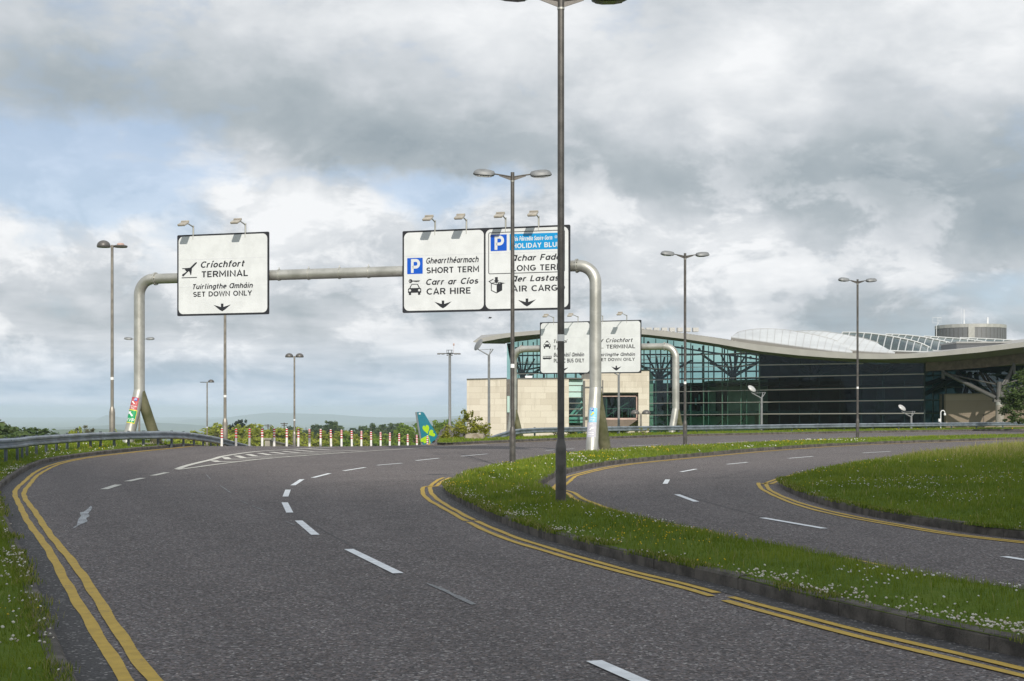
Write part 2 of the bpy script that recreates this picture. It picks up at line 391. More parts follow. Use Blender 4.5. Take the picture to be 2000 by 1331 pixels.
M_MULLG = material('green grey glazing bar', (.16, .21, .17), .5, .2)
M_STEELG = material('green grey structural steel', (.075, .115, .11), .6, .1, var=.12)
M_STEEL = material('grey structural steel', (.115, .115, .11), .55, .3, var=.12)
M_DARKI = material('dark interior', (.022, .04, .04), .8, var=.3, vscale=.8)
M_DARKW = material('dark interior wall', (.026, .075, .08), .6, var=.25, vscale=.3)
M_INTB = material('beige interior block', (.62, .56, .44), .8, c2=(.48, .43, .33), vscale=1.2)
M_FLOORI = material('interior floor', (.10, .13, .12), .5, var=.2)
M_GLA = glass('teal glass', (.38, .62, .56), 1.1)
M_GLD = glass('dark tinted glass', (.20, .37, .38), .55)
M_GLV = glass('green roof glass', (.09, .20, .17), .7)
M_GLB = glass('pale glass', (.75, .9, .88), 1.8)
M_GLO = material('pale green spandrel glass', (.46, .63, .60), .2, var=.06, vscale=.5, coat=.4)
M_PINK = material('weathered copper window trim', (.56, .40, .36), .6, c2=(.44, .31, .27), vscale=3.)
M_LITE = material('bright pale pane', (.55, .72, .74), .7)  # light of bright rear windows and lit hall panels is put into this colour
M_DRUM = material('perforated grey metal', (.20, .205, .215), .5, .3, c2=(.14, .145, .155), vscale=30.)
M_DRUMT = material('pale metal coping', (.40, .40, .385), .5, .2, var=.06)
M_CONC = material('concrete', (.34, .32, .28), .85, c2=(.24, .22, .19), vscale=1.5, bump=.2)
M_ROCK = material('weathered concrete block', (.33, .29, .23), .9, c2=(.20, .165, .12), vscale=2.5, bump=.7, bscale=9.)
M_TEAL = material('teal aircraft paint', (.0, .20, .29), .3, var=.05, coat=.4)
M_LIME = material('lime green aircraft paint', (.44, .72, .0), .35)
M_AWHITE = material('white aircraft paint', (.74, .76, .78), .3)
M_AGREY = material('grey aircraft metal', (.30, .33, .36), .4, .3)
M_BARK = material('bark', (.10, .085, .065), .9, c2=(.055, .045, .035), vscale=4., bump=.6, bscale=12.)
M_UTIL = material('grey utility steel', (.26, .26, .25), .55, .3, var=.15)
M_PALEW = material('pale render', (.55, .53, .48), .8, var=.1)
M_PARA = material('lichened concrete parapet', (.36, .33, .25), .9, c2=(.22, .20, .13), vscale=1.4)
M_BIRD = material('black feathers', (.02, .02, .022), .7)
M_CLOUD = material('cloud', (.85, .86, .88), 1.)
L_LIGHT = leafmat('yellow green leaves', [(0., (.15, .18, .02)), (.5, (.29, .335, .045)), (1., (.43, .45, .09))], .4)
L_FRESH = leafmat('fresh green leaves', [(0., (.08, .145, .014)), (.5, (.16, .25, .03)), (1., (.27, .36, .06))], .4)
L_DARK = leafmat('dark green leaves', [(0., (.028, .052, .014)), (.5, (.055, .095, .026)), (1., (.10, .14, .04))], .25)
L_PINE = leafmat('blackish evergreen needles', [(0., (.008, .016, .012)), (1., (.026, .042, .028))], .1)
L_GREY = leafmat('grey green sparse leaves', [(0., (.07, .075, .04)), (.5, (.12, .125, .07)), (1., (.19, .19, .11))], .3)
L_BUSH = leafmat('golden green leaves', [(0., (.085, .095, .012)), (.5, (.20, .22, .026)), (1., (.36, .36, .06))], .35)

# ---------------------------------------------------------------- ground shape
def sstep(a, b, x):
    t = np.clip((x-a)/(b-a), 0, 1); return t*t*(3-2*t)

def seg_dist(x, y, pts):
    """distance to a polyline and the side (positive on its left)"""
    x = np.asarray(x, float); y = np.asarray(y, float)
    best = np.full(x.shape, 1e9); side = np.zeros(x.shape)
    for (ax, ay), (bx, by) in zip(pts[:-1], pts[1:]):
        dx, dy = bx-ax, by-ay; L2 = dx*dx+dy*dy
        t = np.clip(((x-ax)*dx+(y-ay)*dy)/L2, 0, 1)
        ex, ey = x-(ax+t*dx), y-(ay+t*dy); d = np.hypot(ex, ey)
        s = np.sign(dx*(y-ay)-dy*(x-ax)); s = np.where(s == 0, 1, s)
        m = d < best; best = np.where(m, d, best); side = np.where(m, s, side)
    return best, side

EDGE = [(-40, -60), (-9.5, 47), (-4.1, 65.2), (-4.0, 72), (-4.4, 84), (-5.0, 97), (-5.85, 115), (-7.15, 150), (-7.15, 400)]
def drop(x, y):
    """how far the exit road falls beyond the crest, 0 on the level road"""
    s = -.595*(np.asarray(x, float)+16)+.803*(np.asarray(y, float)-59)
    s = np.maximum(s, 0)
    d = np.where(s < 8.5, .03*s+.01*s*s, .9775+.2*(s-8.5))
    d = np.where(d > 7, 7+.035*(s-38.6), d)
    e, side = seg_dist(x, y, EDGE)
    return d*sstep(0, .9, e*side)
KL_ROUGH = [(3.6, -8), (-2.8, 9), (-9.2, 27), (-13., 40), (-14.2, 50), (-14.0, 58), (-13.4, 66), (-12.6, 74)]
def bank(x, y):
    """the outside of the bend is lifted a little"""
    d, s = seg_dist(x, y, KL_ROUGH); d = np.where(s > 0, 0, d); y = np.asarray(y, float)
    return .13*sstep(34, 50, y)*(1-sstep(60, 70, y))*(1-sstep(.5, 7, d))*(np.asarray(x, float) < 5)
def H(x, y): return bank(x, y)-drop(x, y)

def catmull(pts, step=.5):
    pts = [np.array(p, float) for p in pts]; pts = [2*pts[0]-pts[1]]+pts+[2*pts[-1]-pts[-2]]
    out = []
    for i in range(1, len(pts)-2):
        p0, p1, p2, p3 = pts[i-1:i+3]; L = np.linalg.norm(p2-p1); n = max(1, int(L/step))
        for k in range(n):
            t = k/n
            out.append(.5*((2*p1)+(-p0+p2)*t+(2*p0-5*p1+4*p2-p3)*t*t+(-p0+3*p1-3*p2+p3)*t**3))
    out.append(pts[-2]); out = np.array(out)
    return out
def smooth_line(P_, it=6):
    P_ = P_.copy()
    for _ in range(it): P_[1:-1] = .25*P_[:-2]+.5*P_[1:-1]+.25*P_[2:]
    return P_
def resample(P_, step):
    d = np.r_[0, np.cumsum(np.hypot(*(np.diff(P_, axis=0).T)))]; n = max(2, int(round(d[-1]/step))+1)
    s = np.linspace(0, d[-1], n); return np.c_[np.interp(s, d, P_[:, 0]), np.interp(s, d, P_[:, 1])]
def normals(P_):
    t = np.gradient(P_, axis=0); t /= np.linalg.norm(t, axis=1)[:, None]; return np.c_[-t[:, 1], t[:, 0]]
def curve_px(px, pre=(), post=(), z=0., step=.4, it=10):
    pts = list(pre)+[G(a, b, z) for a, b in px]+list(post)
    return resample(smooth_line(resample(catmull(pts, step), step), it), step)

# kerb feet, traced where the kerb meets the road
K_LEFT = curve_px([(132, 1331), (100, 1240), (66, 1150), (40, 1085), (20, 1040), (5, 1005), (-5, 975), (-2, 960), (13, 946), (38, 928), (77, 913)],
                  [(3.6, -8), (.2, 1.5)], [G(128, 902, .03), G(192, 891, .09), G(260, 881.5, .13), G(320, 876.5, .12), G(374, 873, .07), (-13.1, 67.5), (-12.6, 74), (-11.5, 84), (-10.2, 96)])
K_ISL = curve_px([(2000, 1286.5), (1843, 1253), (1695, 1218), (1547, 1181), (1410, 1143), (1263, 1109), (1115, 1069), (1041, 1047), (967, 1017), (930, 998.7), (886, 976), (870, 962), (868, 952)],
                 [(12, -8), (7, 1.5), (4.7, 6.8)], [], step=.3, it=5)
BACK = [G(a, b, .15) for a, b in [(877, 941), (894, 926), (931, 914.5), (1004, 900.5), (1079, 888), (1206, 877.6), (1300, 873), (1475, 865), (1650, 858), (1825, 853), (2000, 849.5)]]
K_BACK = resample(smooth_line(resample(catmull([tuple(K_ISL[-1])]+BACK+[(50, 98), (90, 120)], .4), .4), 4), .4)
K_HOOK = curve_px([(2000, 859), (1825, 864), (1650, 870.5), (1500, 880), (1373, 891), (1263, 901), (1189, 909), (1134, 919), (1085, 931)], [(70, 104), (45, 90)], [], step=.4)
INNER = [G(a, b, .25) for a, b in [(1063, 938), (1071, 948), (1090, 957), (1115, 966.5), (1152, 977.5), (1226, 993), (1300, 1008), (1400, 1029), (1500, 1045), (1584, 1059), (1769, 1095), (2000, 1129)]]
hk = [tuple(K_HOOK[-1]), (INNER[0][0]-.15, INNER[0][1]+.8)]+[(a+.12, b+.25) for a, b in INNER]+[(6.2, 9.5), (9, 4), (14, -6)]
K_INN = resample(smooth_line(resample(catmull(hk, .3), .3), 5), .3)
K_TRI = curve_px([(2000, 1054), (1880, 1039), (1769, 1021), (1695, 1008), (1621, 991), (1566, 973), (1529, 956), (1521, 944)], [(30, -6), (19, 3), (11, 11.5)], [], step=.3, it=5)
TB = [G(a, b, .2) for a, b in [(1527, 932), (1548, 922.5), (1600, 910), (1658, 901), (1769, 890), (1880, 881), (2000, 870.5)]]
K_TRIB = resample(smooth_line(resample(catmull([tuple(K_TRI[-1])]+TB+[(40, 70), (70, 86)], .4), .4), 4), .4)
K_FAR = curve_px([(951, 866.2), (1002, 864), (1104, 860), (1206, 856.8), (1300, 853.5), (1400, 851), (1650, 846), (1825, 843.3), (2000, 841)], [(-6.9, 150), (-5.6, 115), (-4.75, 97), (-4.15, 84), (-3.75, 72), (-3.55, 67.6), (-3.15, 67.0), (-2.3, 69.2)], [(66, 124), (110, 140)], step=.4, it=4)

def ribbon(line, o0, o1, dz, close=False):
    n = normals(line); mb = MB(); a = line+n*o0; b = line+n*o1
    za = H(a[:, 0], a[:, 1])+dz; zb = H(b[:, 0], b[:, 1])+dz
    mb.grid([[(a[i, 0], a[i, 1], za[i]), (b[i, 0], b[i, 1], zb[i])] for i in range(len(line))]); return mb

def inside(x, y, poly):
    x = np.asarray(x); y = np.asarray(y); c = np.zeros(x.shape, bool); n = len(poly)
    j = n-1
    for i in range(n):
        xi, yi = poly[i]; xj, yj = poly[j]
        m = ((yi > y) != (yj > y)) & (x < (xj-xi)*(y-yi)/(yj-yi+1e-12)+xi); c ^= m; j = i
    return c

def sheet(name, boundary, zf, mat, spacing, kind='structure', dens=None):
    """a filled polygon with interior points on a jittered grid"""
    B = np.array(boundary); x0, y0 = B.min(0); x1, y1 = B.max(0)
    gx, gy = np.meshgrid(np.arange(x0, x1, spacing), np.arange(y0, y1, spacing)); gx = gx.ravel()+RNG.uniform(-.25, .25, gx.size)*spacing; gy = gy.ravel()+RNG.uniform(-.25, .25, gy.size)*spacing
    k = inside(gx, gy, B); gx, gy = gx[k], gy[k]
    d, _ = seg_dist(gx, gy, list(map(tuple, B))+[tuple(B[0])]); k = d > spacing*.35; gx, gy = gx[k], gy[k]
    pts = [Vector(p) for p in B]+[Vector((a, b)) for a, b in zip(gx, gy)]
    nB = len(B); edges = [(i, (i+1) % nB) for i in range(nB)]
    vo, _, fo, *_r = geometry.delaunay_2d_cdt(pts, edges, [], 1, 1e-4)
    xs = np.array([v.x for v in vo]); ys = np.array([v.y for v in vo]); zs = zf(xs, ys)
    me = bpy.data.meshes.new(name); me.from_pydata(list(zip(xs, ys, zs)), [], [list(f) for f in fo]); me.materials.append(mat)
    me.polygons.foreach_set('use_smooth', [True]*len(me.polygons)); me.update()
    if me.polygons and sum(p.normal.z for p in me.polygons) < 0: me.flip_normals()
    o = bpy.data.objects.new(name, me); COL.objects.link(o); tag(o, kind=kind)
    return o

# road sheet
xs = np.r_[np.arange(-26, 34, .5), np.arange(34, 125, 4.)]; ys = np.r_[np.arange(-14, 100, .5), np.arange(100, 150, 4.)]
X, Y = np.meshgrid(xs, ys)
# outside the left and far kerbs the road sheet hides under the verges
fd, fs = seg_dist(X, Y, list(map(tuple, K_FAR))); ld, ls = seg_dist(X, Y, list(map(tuple, K_LEFT)))
Zr = H(X, Y)-np.where(fs > 0, np.clip((fd-1.5)*.8, 0, 9), 0)-np.where(ls > 0, np.clip((ld-1.6)*.6, 0, 6), 0)
nx = len(xs)
road = np_mesh('road', np.c_[X.ravel(), Y.ravel(), Zr.ravel()], [(j*nx+i, j*nx+i+1, (j+1)*nx+i+1, (j+1)*nx+i) for j in range(len(ys)-1) for i in range(nx-1)], M_ROAD, 4)
tag(road, kind='structure')
# wheel tracks polished into the lanes, measured from the kerbs
wear = np.zeros(X.shape); i_d, i_s = seg_dist(X, Y, list(map(tuple, K_ISL))); t_d, t_s = seg_dist(X, Y, list(map(tuple, K_TRI)))
for dd, offs in ((ld, (1.35, 2.75)), (i_d, (1.5, 2.95)), (t_d, (1.3, 2.7)), (fd, (1.4, 2.9, 4.6, 6.0))):
    for o_ in offs: wear = np.maximum(wear, np.exp(-((dd-o_)/.38)**2))
at = road.data.attributes.new('wear', 'FLOAT', 'POINT'); at.data.foreach_set('value', wear.ravel().astype(np.float32))
road.data.polygons.foreach_set('use_smooth', [True]*len(road.data.polygons))

# the land all round, out to the hills
def land(x, y):
    r = np.hypot(x, y)
    z = np.where(r < 150, -9.5, -9.5-.0225*(r-150)); z = np.maximum(z, -128)
    near = (x > -26) & (y < 150)
    z = np.where(r < 70, np.minimum(z, -9.5), z)
    return z+1.2*np.sin(x*.021+1)*np.sin(y*.017)*np.clip((r-120)/200, 0, 1)
rr = np.r_[0, 20, 40, 60, 80, 110, 150, 200, 280, 400, 600, 900, 1400, 2200, 3500, 5500, 9000, 14000, 24000]; na = 96
V = [(0, 0, -9.5)]; 
for r in rr[1:]:
    for k in range(na):
        a = 2*math.pi*k/na; x, y = r*math.cos(a), r*math.sin(a); V.append((x, y, float(land(np.array(x), np.array(y)))))
me = MB(); me.v = [Vector(v) for v in V]
for k in range(na): me.f.append([0, 1+k, 1+(k+1) % na]); me.mi.append(0)
for i in range(len(rr)-2):
    for k in range(na):
        a = 1+i*na; b = 1+(i+1)*na; me.f.append([a+k, b+k, b+(k+1) % na, a+(k+1) % na]); me.mi.append(0)
tag(me.build('ground', M_FIELD, smooth=80), kind='structure')

# verges and islands
def z_left(x, y):
    d, s = seg_dist(x, y, list(map(tuple, K_LEFT)))
    return H(x, y)*np.where(d > 3, np.clip(1-(d-3)/30, .4, 1), 1)+.115+.14*sstep(0, 1.6, d)-.15*np.clip(d-3.6, 0, 4)-.75*np.clip(d-7, 0, 14)
nl = normals(K_LEFT); OUTL = (K_LEFT+nl*22)[::6]
VERGE_L = [tuple(p) for p in K_LEFT+nl*.06]+[tuple(p) for p in OUTL[::-1]]
def z_isl(x, y):
    d, _ = seg_dist(x, y, list(map(tuple, K_ISL))+list(map(tuple, K_BACK))); e, _ = seg_dist(x, y, list(map(tuple, K_HOOK))+list(map(tuple, K_INN)))
    m = np.minimum(d, e); return .118+.07*sstep(0, .9, m)+.012*np.sin(x*2.1)*np.sin(y*1.7)*sstep(0, .5, m)
ISL = [tuple(p) for p in K_ISL]+[tuple(p) for p in K_BACK[1:]]+[tuple(p) for p in K_HOOK]+[tuple(p) for p in K_INN[1:]]
def z_tri(x, y):
    d, _ = seg_dist(x, y, list(map(tuple, K_TRI))+list(map(tuple, K_TRIB)))
    return .118+.10*sstep(0, 1.2, d)+.02*np.clip(d-1, 0, 6)
TRI = [tuple(p) for p in K_TRI]+[tuple(p) for p in K_TRIB[1:]]+[(95, 60), (80, -6)]
def z_far(x, y):
    d, s = seg_dist(x, y, list(map(tuple, K_FAR)))
    return H(x, y)*np.clip(1-d/3, 0, 1)+.112+.05*sstep(0, 1.6, d)-.05*np.clip(y-79, 0, 60)*(1-sstep(-1.5, 3.5, x))-.5*np.clip(d-4.2, 0, 3)-.3*np.clip(d-7.2, 0, 8)
nf = normals(K_FAR)
VERGE_F = [tuple(p) for p in K_FAR]+[(150, 160), (150, 330), (10, 330), (-2, 160)]
for i, (B_, zf, sp, nm) in enumerate([(VERGE_L, z_left, .9, 'grass_verge'), (ISL, z_isl, .5, 'traffic_island'), (TRI, z_tri, 1.3, 'traffic_island'), (VERGE_F, z_far, 2.2, 'grass_verge')]):
    sheet(nm, B_, zf, M_GRASSG, sp)

# kerbs of separate stones
def kerb(name, line, side, w=.125, h=.125, L=.91, jit=.004):
    """side +1: the stone lies on the left of the line"""
    ln = resample(line, L); mb = MB(); n = normals(ln)*side
    fine = resample(line, .455)
    for i in range(len(ln)-1):
        a, b = ln[i], ln[i+1]; t = (b-a)/np.linalg.norm(b-a); a = a+t*.004; b = b-t*.004
        j = random.uniform(-jit, jit); hz = h+random.uniform(-.006, .006)
        prof = [(-.06, -.25), (j, -.25), (j-.004, hz-.025), (j+.018, hz), (w, hz+.004), (w, -.25)]
        rows = []
        for p, nn in ((a, n[i]), (b, n[i+1])):
            z = float(H(p[0], p[1])); rows.append([(p[0]+nn[0]*o, p[1]+nn[1]*o, z+zz) for o, zz in prof[1:]])
        k = len(rows[0]); vs = rows[0]+rows[1]; fs = [(q, (q+1) % k, k+(q+1) % k, k+q) for q in range(k)]+[tuple(range(k)), tuple(range(2*k-1, k-1, -1))]
        mb.add(vs, fs)
    return tag(mb.build(name, M_KERB, smooth=25), kind='structure')
kerb('kerb', K_LEFT, 1); kerb('kerb', np.vstack([K_ISL, K_BACK[1:]]), -1); kerb('kerb', np.vstack([K_HOOK, K_INN[1:]]), -1)
kerb('kerb', np.vstack([K_TRI, K_TRIB[1:]]), -1); kerb('kerb', K_FAR, 1)

# channels and double yellow lines, following the kerbs
tag(ribbon(K_LEFT, -.30, 0., .004).build('road_channel', M_GUT), kind='structure')
tag(ribbon(K_ISL, 0., .24, .004).build('road_channel', M_GUT), kind='structure')
def wavy(line, off, w, dz, cuts=()):
    mb = MB(); n = normals(line); rows = []
    ph = random.uniform(0, 9)
    for i, p in enumerate(line):
        o = off+.012*math.sin(i*.07+ph)+.005*math.sin(i*.31+ph*2); ww = w*(1+.07*math.sin(i*.45+ph)+.02*math.sin(i*1.7))
        a = p+n[i]*(o-ww/2); b = p+n[i]*(o+ww/2)
        rows.append([(a[0], a[1], float(H(*a))+dz), (b[0], b[1], float(H(*b))+dz)])
    seg = []
    for i, r in enumerate(rows):
        if any(c0 <= i < c1 for c0, c1 in cuts):
            if len(seg) > 1: mb.grid(seg)
            seg = []
        else: seg.append(r)
    if len(seg) > 1: mb.grid(seg)
    return mb
def yellow(line, offs, w, cuts=()):
    fine = resample(line, .1); mb = MB()
    for k, o in enumerate(offs): 
        q = wavy(fine, o, w, .008, cuts if k == 0 else [(a+2, b+2) for a, b in cuts]); mb.add(q.v, q.f)
    return tag(mb.build('yellow_line_marking', M_YEL), kind='structure')
yellow(K_LEFT, (-.325, -.50), .095)
LI = np.vstack([K_ISL, K_BACK[1:12]])
fi = resample(LI, .1); kc = int(np.argmin(np.hypot(fi[:, 0]-2.15, fi[:, 1]-12.75))); kd = int(np.argmin(np.hypot(fi[:, 0]+.05, fi[:, 1]-21.6)))
yellow(LI, (.47, .31), .088, [(kc, kc+2), (kd, kd+1)])
LH = np.vstack([K_HOOK, K_INN[1:]]); yellow(LH, (.32, .50), .088)
LT = np.vstack([K_TRI, K_TRIB[1:30]]); yellow(LT, (.45, .30), .088)
yellow(K_FAR[int(len(K_FAR)*.12):], (-.42,), .10)

# white markings
def dash_quads(lst, w, name, mat, dz=.0085):
    mb = MB()
    for pts in lst:
        g = np.array([G(a, b) for a, b in pts])
        if len(g) > 2: g = resample(catmull(g, .3), .3)
        n = normals(g); 
        rows = [[(p[0]-q[0]*w/2, p[1]-q[1]*w/2, float(H(*p))+dz), (p[0]+q[0]*w/2, p[1]+q[1]*w/2, float(H(*p))+dz)] for p, q in zip(g, n)]
        mb.grid(rows)
    return tag(mb.build(name, mat), kind='structure')
dash_quads([[(1160, 1293), (1262, 1338), (1300, 1354)], [(681, 1074), (778, 1121.5)], [(583, 1018), (616, 1046)], [(556, 982.5), (566, 1002.5)], [(562.5, 957.5), (557.5, 971)], [(590, 937.2), (572, 949)],
            [(644, 925.5), (611, 934)], [(713, 913.8), (671, 920.5)], [(785, 905.4), (737, 909.5)], [(857, 895.7), (812, 900.4)], [(953, 887.2), (901, 891.8)], [(1121, 877.2), (1066, 880.4)], [(1286, 869.2), (1227, 872)],
            [(1461, 863.1), (1401, 865.9)], [(1641, 858.3), (1580, 860.1)], [(1807, 854.1), (1765, 855.9)], [(2000, 851.1), (1955, 852)]], .115, 'lane_dash_marking', M_WHITE)
dash_quads([[(1460, 903.8), (1420, 907.6)], [(1587, 892.2), (1540, 896)], [(1739, 882.4), (1685, 885.4)], [(1908, 875.9), (1850, 877.5)], [(1489, 1012.5), (1610, 1033.5)], [(1961, 1088.5), (2040, 1101)], [(1360, 917), (1330, 922.6)],
            [(1304, 937.5), (1299, 946)], [(1322, 966.8), (1360, 981)]], .115, 'lane_dash_marking', M_WHITE)
dash_quads([[(203, 956.6), (231, 947.6)], [(249, 941), (279, 934.6)], [(298, 930.2), (326, 924.7)]], .17, 'lane_dash_marking', M_WHITE2)
dash_quads([[(346, 919.5), (376, 915.8), (444, 906.8), (529.5, 896.4), (615, 889), (700.5, 883), (786, 877.6), (860, 873.4), (950, 868.4)]], .15, 'hatch_outline_marking', M_WHITE2)
dash_quads([[(346, 918.5), (367, 912), (415.5, 901), (441, 894), (501, 885.4), (572, 880), (606, 877.4), (650, 875)]], .2, 'hatch_outline_marking', M_WHITE2)
hz = lambda a, b: (330+a/3.509, 850+b/3.509)
chev = [[(305, 186), (335, 193), (462, 188)], [(383, 163), (406, 175), (608, 172)], [(465, 152), (512, 165), (738, 160)], [(540, 141), (592, 152), (852, 149)], [(620, 133), (690, 142), (948, 140)], [(700, 125), (790, 133), (1030, 131)],
        [(780, 118), (890, 125), (1110, 125)], [(860, 109), (990, 116), (1200, 118.5)], [(950, 99), (1100, 105), (1330, 110)]]
mbh = MB()
for c in chev:
    g = np.array([G(*hz(*q)) for q in c]); w = .24
    d1 = (g[1]-g[0])/np.linalg.norm(g[1]-g[0]); d2 = (g[2]-g[1])/np.linalg.norm(g[2]-g[1]); n1 = np.array((-d1[1], d1[0])); n2 = np.array((-d2[1], d2[0])); nm = (n1+n2)/np.linalg.norm(n1+n2)/max(.45, math.sqrt((1+float(n1@n2))/2))
    mbh.grid([[tuple(p-q*w/2)+(float(H(*p))+.0075,), tuple(p+q*w/2)+(float(H(*p))+.0075,)] for p, q in ((g[0], n1), (g[1], nm), (g[2], n2))])
tag(mbh.build('hatch_bar_marking', M_WHITE2), kind='structure')
# scuffs of old paint
def scuff(name, pxs, mat, dz):
    mb = MB(); g = [G(a, b)+(dz,) for a, b in pxs]; mb.add(g, [tuple(range(len(g)))]); return tag(mb.build(name, mat), kind='structure')
scuff('paint_scuff', [(142, 1032), (150, 1027), (153, 1015), (158, 1009), (156, 1002), (163, 1001), (170, 996), (176, 990), (178, 989), (180, 993), (177, 998), (172, 1004), (175, 1009), (168, 1013), (171, 1019), (163, 1023), (155, 1026), (148, 1031)], M_SCUFF2, .006)
scuff('paint_scuff', [(829, 1139), (845, 1143), (866, 1150), (884, 1160), (905, 1168), (922, 1177), (930, 1181), (921, 1183), (903, 1175), (888, 1168), (880, 1163), (866, 1156), (852, 1150), (838, 1144)], M_SCUFF, .006)
dash_quads([[(402, 927), (411, 936)], [(430, 949), (452, 964)], [(470, 979), (486, 986)], [(492, 988.5), (518, 999)], [(556, 1018.5), (575, 1026)]], .028, 'faded_dash_marking', M_SCUFF, .0055)
# fine dark joints and skid lines in the asphalt
mbj = MB()
for pts in ([(420, 905), (560, 912), (690, 922)], [(360, 930), (470, 938), (560, 944)], [(820, 893), (930, 902), (1000, 893)], [(905, 893), (960, 905), (985, 908)], [(480, 899), (620, 905), (760, 903)], [(60, 1028), (110, 1032), (142, 1032)], [(1480, 915), (1420, 930), (1390, 937)],
            [(1305, 950), (1340, 968), (1420, 992), (1560, 1028)], [(575, 1005), (620, 1030), (700, 1075)]):
    g = resample(catmull([G(a, b) for a, b in pts], .3), .3); g += RNG.normal(0, .006, g.shape); n = normals(g)
    mbj.grid([[tuple(p-q*.011)+(float(H(*p))+.0035,), tuple(p+q*.011)+(float(H(*p))+.0035,)] for p, q in zip(g, n)])
tag(mbj.build('asphalt_joint', material('bitumen seam', (.052, .05, .052), .7)), kind='structure')

# ---------------------------------------------------------------- grass and flowers
def scatter(poly, dens_fn, maxd, n_try):
    B = np.array(poly); x0, y0 = B.min(0); x1, y1 = B.max(0); y1 = min(y1, maxd); y0 = max(y0, 3.0)
    x0 = max(x0, -.45*y1-3); x1 = min(x1, .45*y1+3)
    # sample uniformly in (x/y, log y) so that density follows the picture, then thin
    x = RNG.uniform(x0, x1, n_try); y = RNG.uniform(y0, y1, n_try)
    k = (np.abs(x) < .42*y+2.2); x, y = x[k], y[k]
    area = (x1-x0)*(y1-y0); p = np.clip(dens_fn(y)*area/n_try, 0, 1)
    k = RNG.random(x.size) < p; x, y = x[k], y[k]
    k = inside(x, y, B); return x[k], y[k]

def blades(x, y, z, hgt, wid, tint):
    n = len(x); a = RNG.uniform(0, 2*np.pi, n); lean = RNG.uniform(.1, .75, n)*hgt; la = RNG.uniform(0, 2*np.pi, n)
    c, s = np.cos(a)*wid/2, np.sin(a)*wid/2
    b0 = np.c_[x-c, y-s, z-.01]; b1 = np.c_[x+c, y+s, z-.01]
    m0 = np.c_[x-c*.8+np.cos(la)*lean*.35, y-s*.8+np.sin(la)*lean*.35, z+hgt*.6]; m1 = np.c_[x+c*.8+np.cos(la)*lean*.35, y+s*.8+np.sin(la)*lean*.35, z+hgt*.6]
    tp = np.c_[x+np.cos(la)*lean, y+np.sin(la)*lean, z+hgt]
    V = np.stack([b0, b1, m1, m0, tp], 1).reshape(-1, 3); k = np.arange(n)*5
    Fa = np.stack([np.c_[k, k+1, k+2], np.c_[k, k+2, k+3], np.c_[k+3, k+2, k+4]], 1).reshape(-1, 3)
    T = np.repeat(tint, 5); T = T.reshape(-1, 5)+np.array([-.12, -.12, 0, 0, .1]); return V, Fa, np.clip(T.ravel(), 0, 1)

def vnoise(x, y, s, seed=0):
    r = np.random.default_rng(seed); g = r.random((64, 64)); u = (x*s) % 63; v = (y*s) % 63
    i, j = u.astype(int), v.astype(int); f, h = u-i, v-j; f = f*f*(3-2*f); h = h*h*(3-2*h)
    return g[i, j]*(1-f)*(1-h)+g[i+1, j]*f*(1-h)+g[i, j+1]*(1-f)*h+g[i+1, j+1]*f*h

def lawn(poly, zf, dens, maxd, tries, hscale=1., dry=None):
    x, y = scatter(poly, dens, maxd, tries); z = zf(x, y)
    n = len(x); pn = vnoise(x, y, .9, 3)*.6+vnoise(x, y, 3.1, 4)*.4
    hgt = (.028+.042*RNG.random(n)**1.6+.035*pn**2)*hscale*np.clip(.85+y/90, .85, 1.4); wid = np.clip(.0038*y/9, .005, .03)*RNG.uniform(.7, 1.3, n)
    tint = .10+.52*pn+.25*RNG.random(n)
    st = RNG.random(n) < .012; hgt = np.where(st, hgt*1.9, hgt); tint = np.where(st, .97, tint)
    if dry is not None:
        dm = dry(x, y); pick = RNG.random(n) < dm*.75; tint = np.where(pick, .80+.2*RNG.random(n), tint); hgt = hgt*(1+1.6*dm)
    return blades(x, y, z, hgt, wid, tint)

dn = lambda y: np.clip(2600*(11/np.maximum(y, 8))**2, 40, 3200)
def tri_dry(x, y): return sstep(8, 13, x-.28*(y-40))*sstep(37, 46, y)
parts = [lawn(VERGE_L, z_left, dn, 75, 3000000), lawn(ISL, z_isl, dn, 95, 2600000), lawn(TRI, z_tri, lambda y: dn(y)*.8, 70, 1500000, 1.1, tri_dry), lawn(VERGE_F, z_far, lambda y: dn(y)*1.2, 125, 900000, .9)]
for (V_, F_, T_) in parts:
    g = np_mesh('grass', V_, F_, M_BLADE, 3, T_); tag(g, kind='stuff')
NBLADES = sum(len(p[0]) for p in parts)//5

def flowers(name, spots, mat, r0, hgt, petals=6):
    """small open flower heads on the lawn, each a tilted disc of petals above the grass"""
    V = []; Fa = []; T = []
    for (x, y, z) in spots:
        r = r0*random.uniform(.7, 1.3)*max(1., y/22); k = len(V); h = hgt*random.uniform(.7, 1.25)
        tx, ty = random.uniform(-.4, .4), random.uniform(-.7, .1); n = 6; tv = random.random()
        for q in range(n):
            a = 2*math.pi*q/n; dx, dy = math.cos(a)*r, math.sin(a)*r
            V.append((x+dx, y+dy, z+h-dx*tx-dy*ty)); T.append(tv)
        V.append((x, y, z+h+r*.7)); T.append(tv); V.append((x, y, z+h-r*.7)); T.append(tv)
        for q in range(n): Fa.append((k+q, k+(q+1) % n, k+6)); Fa.append((k+(q+1) % n, k+q, k+7))
    if V: tag(np_mesh(name, V, Fa, mat, 3, T), kind='stuff')

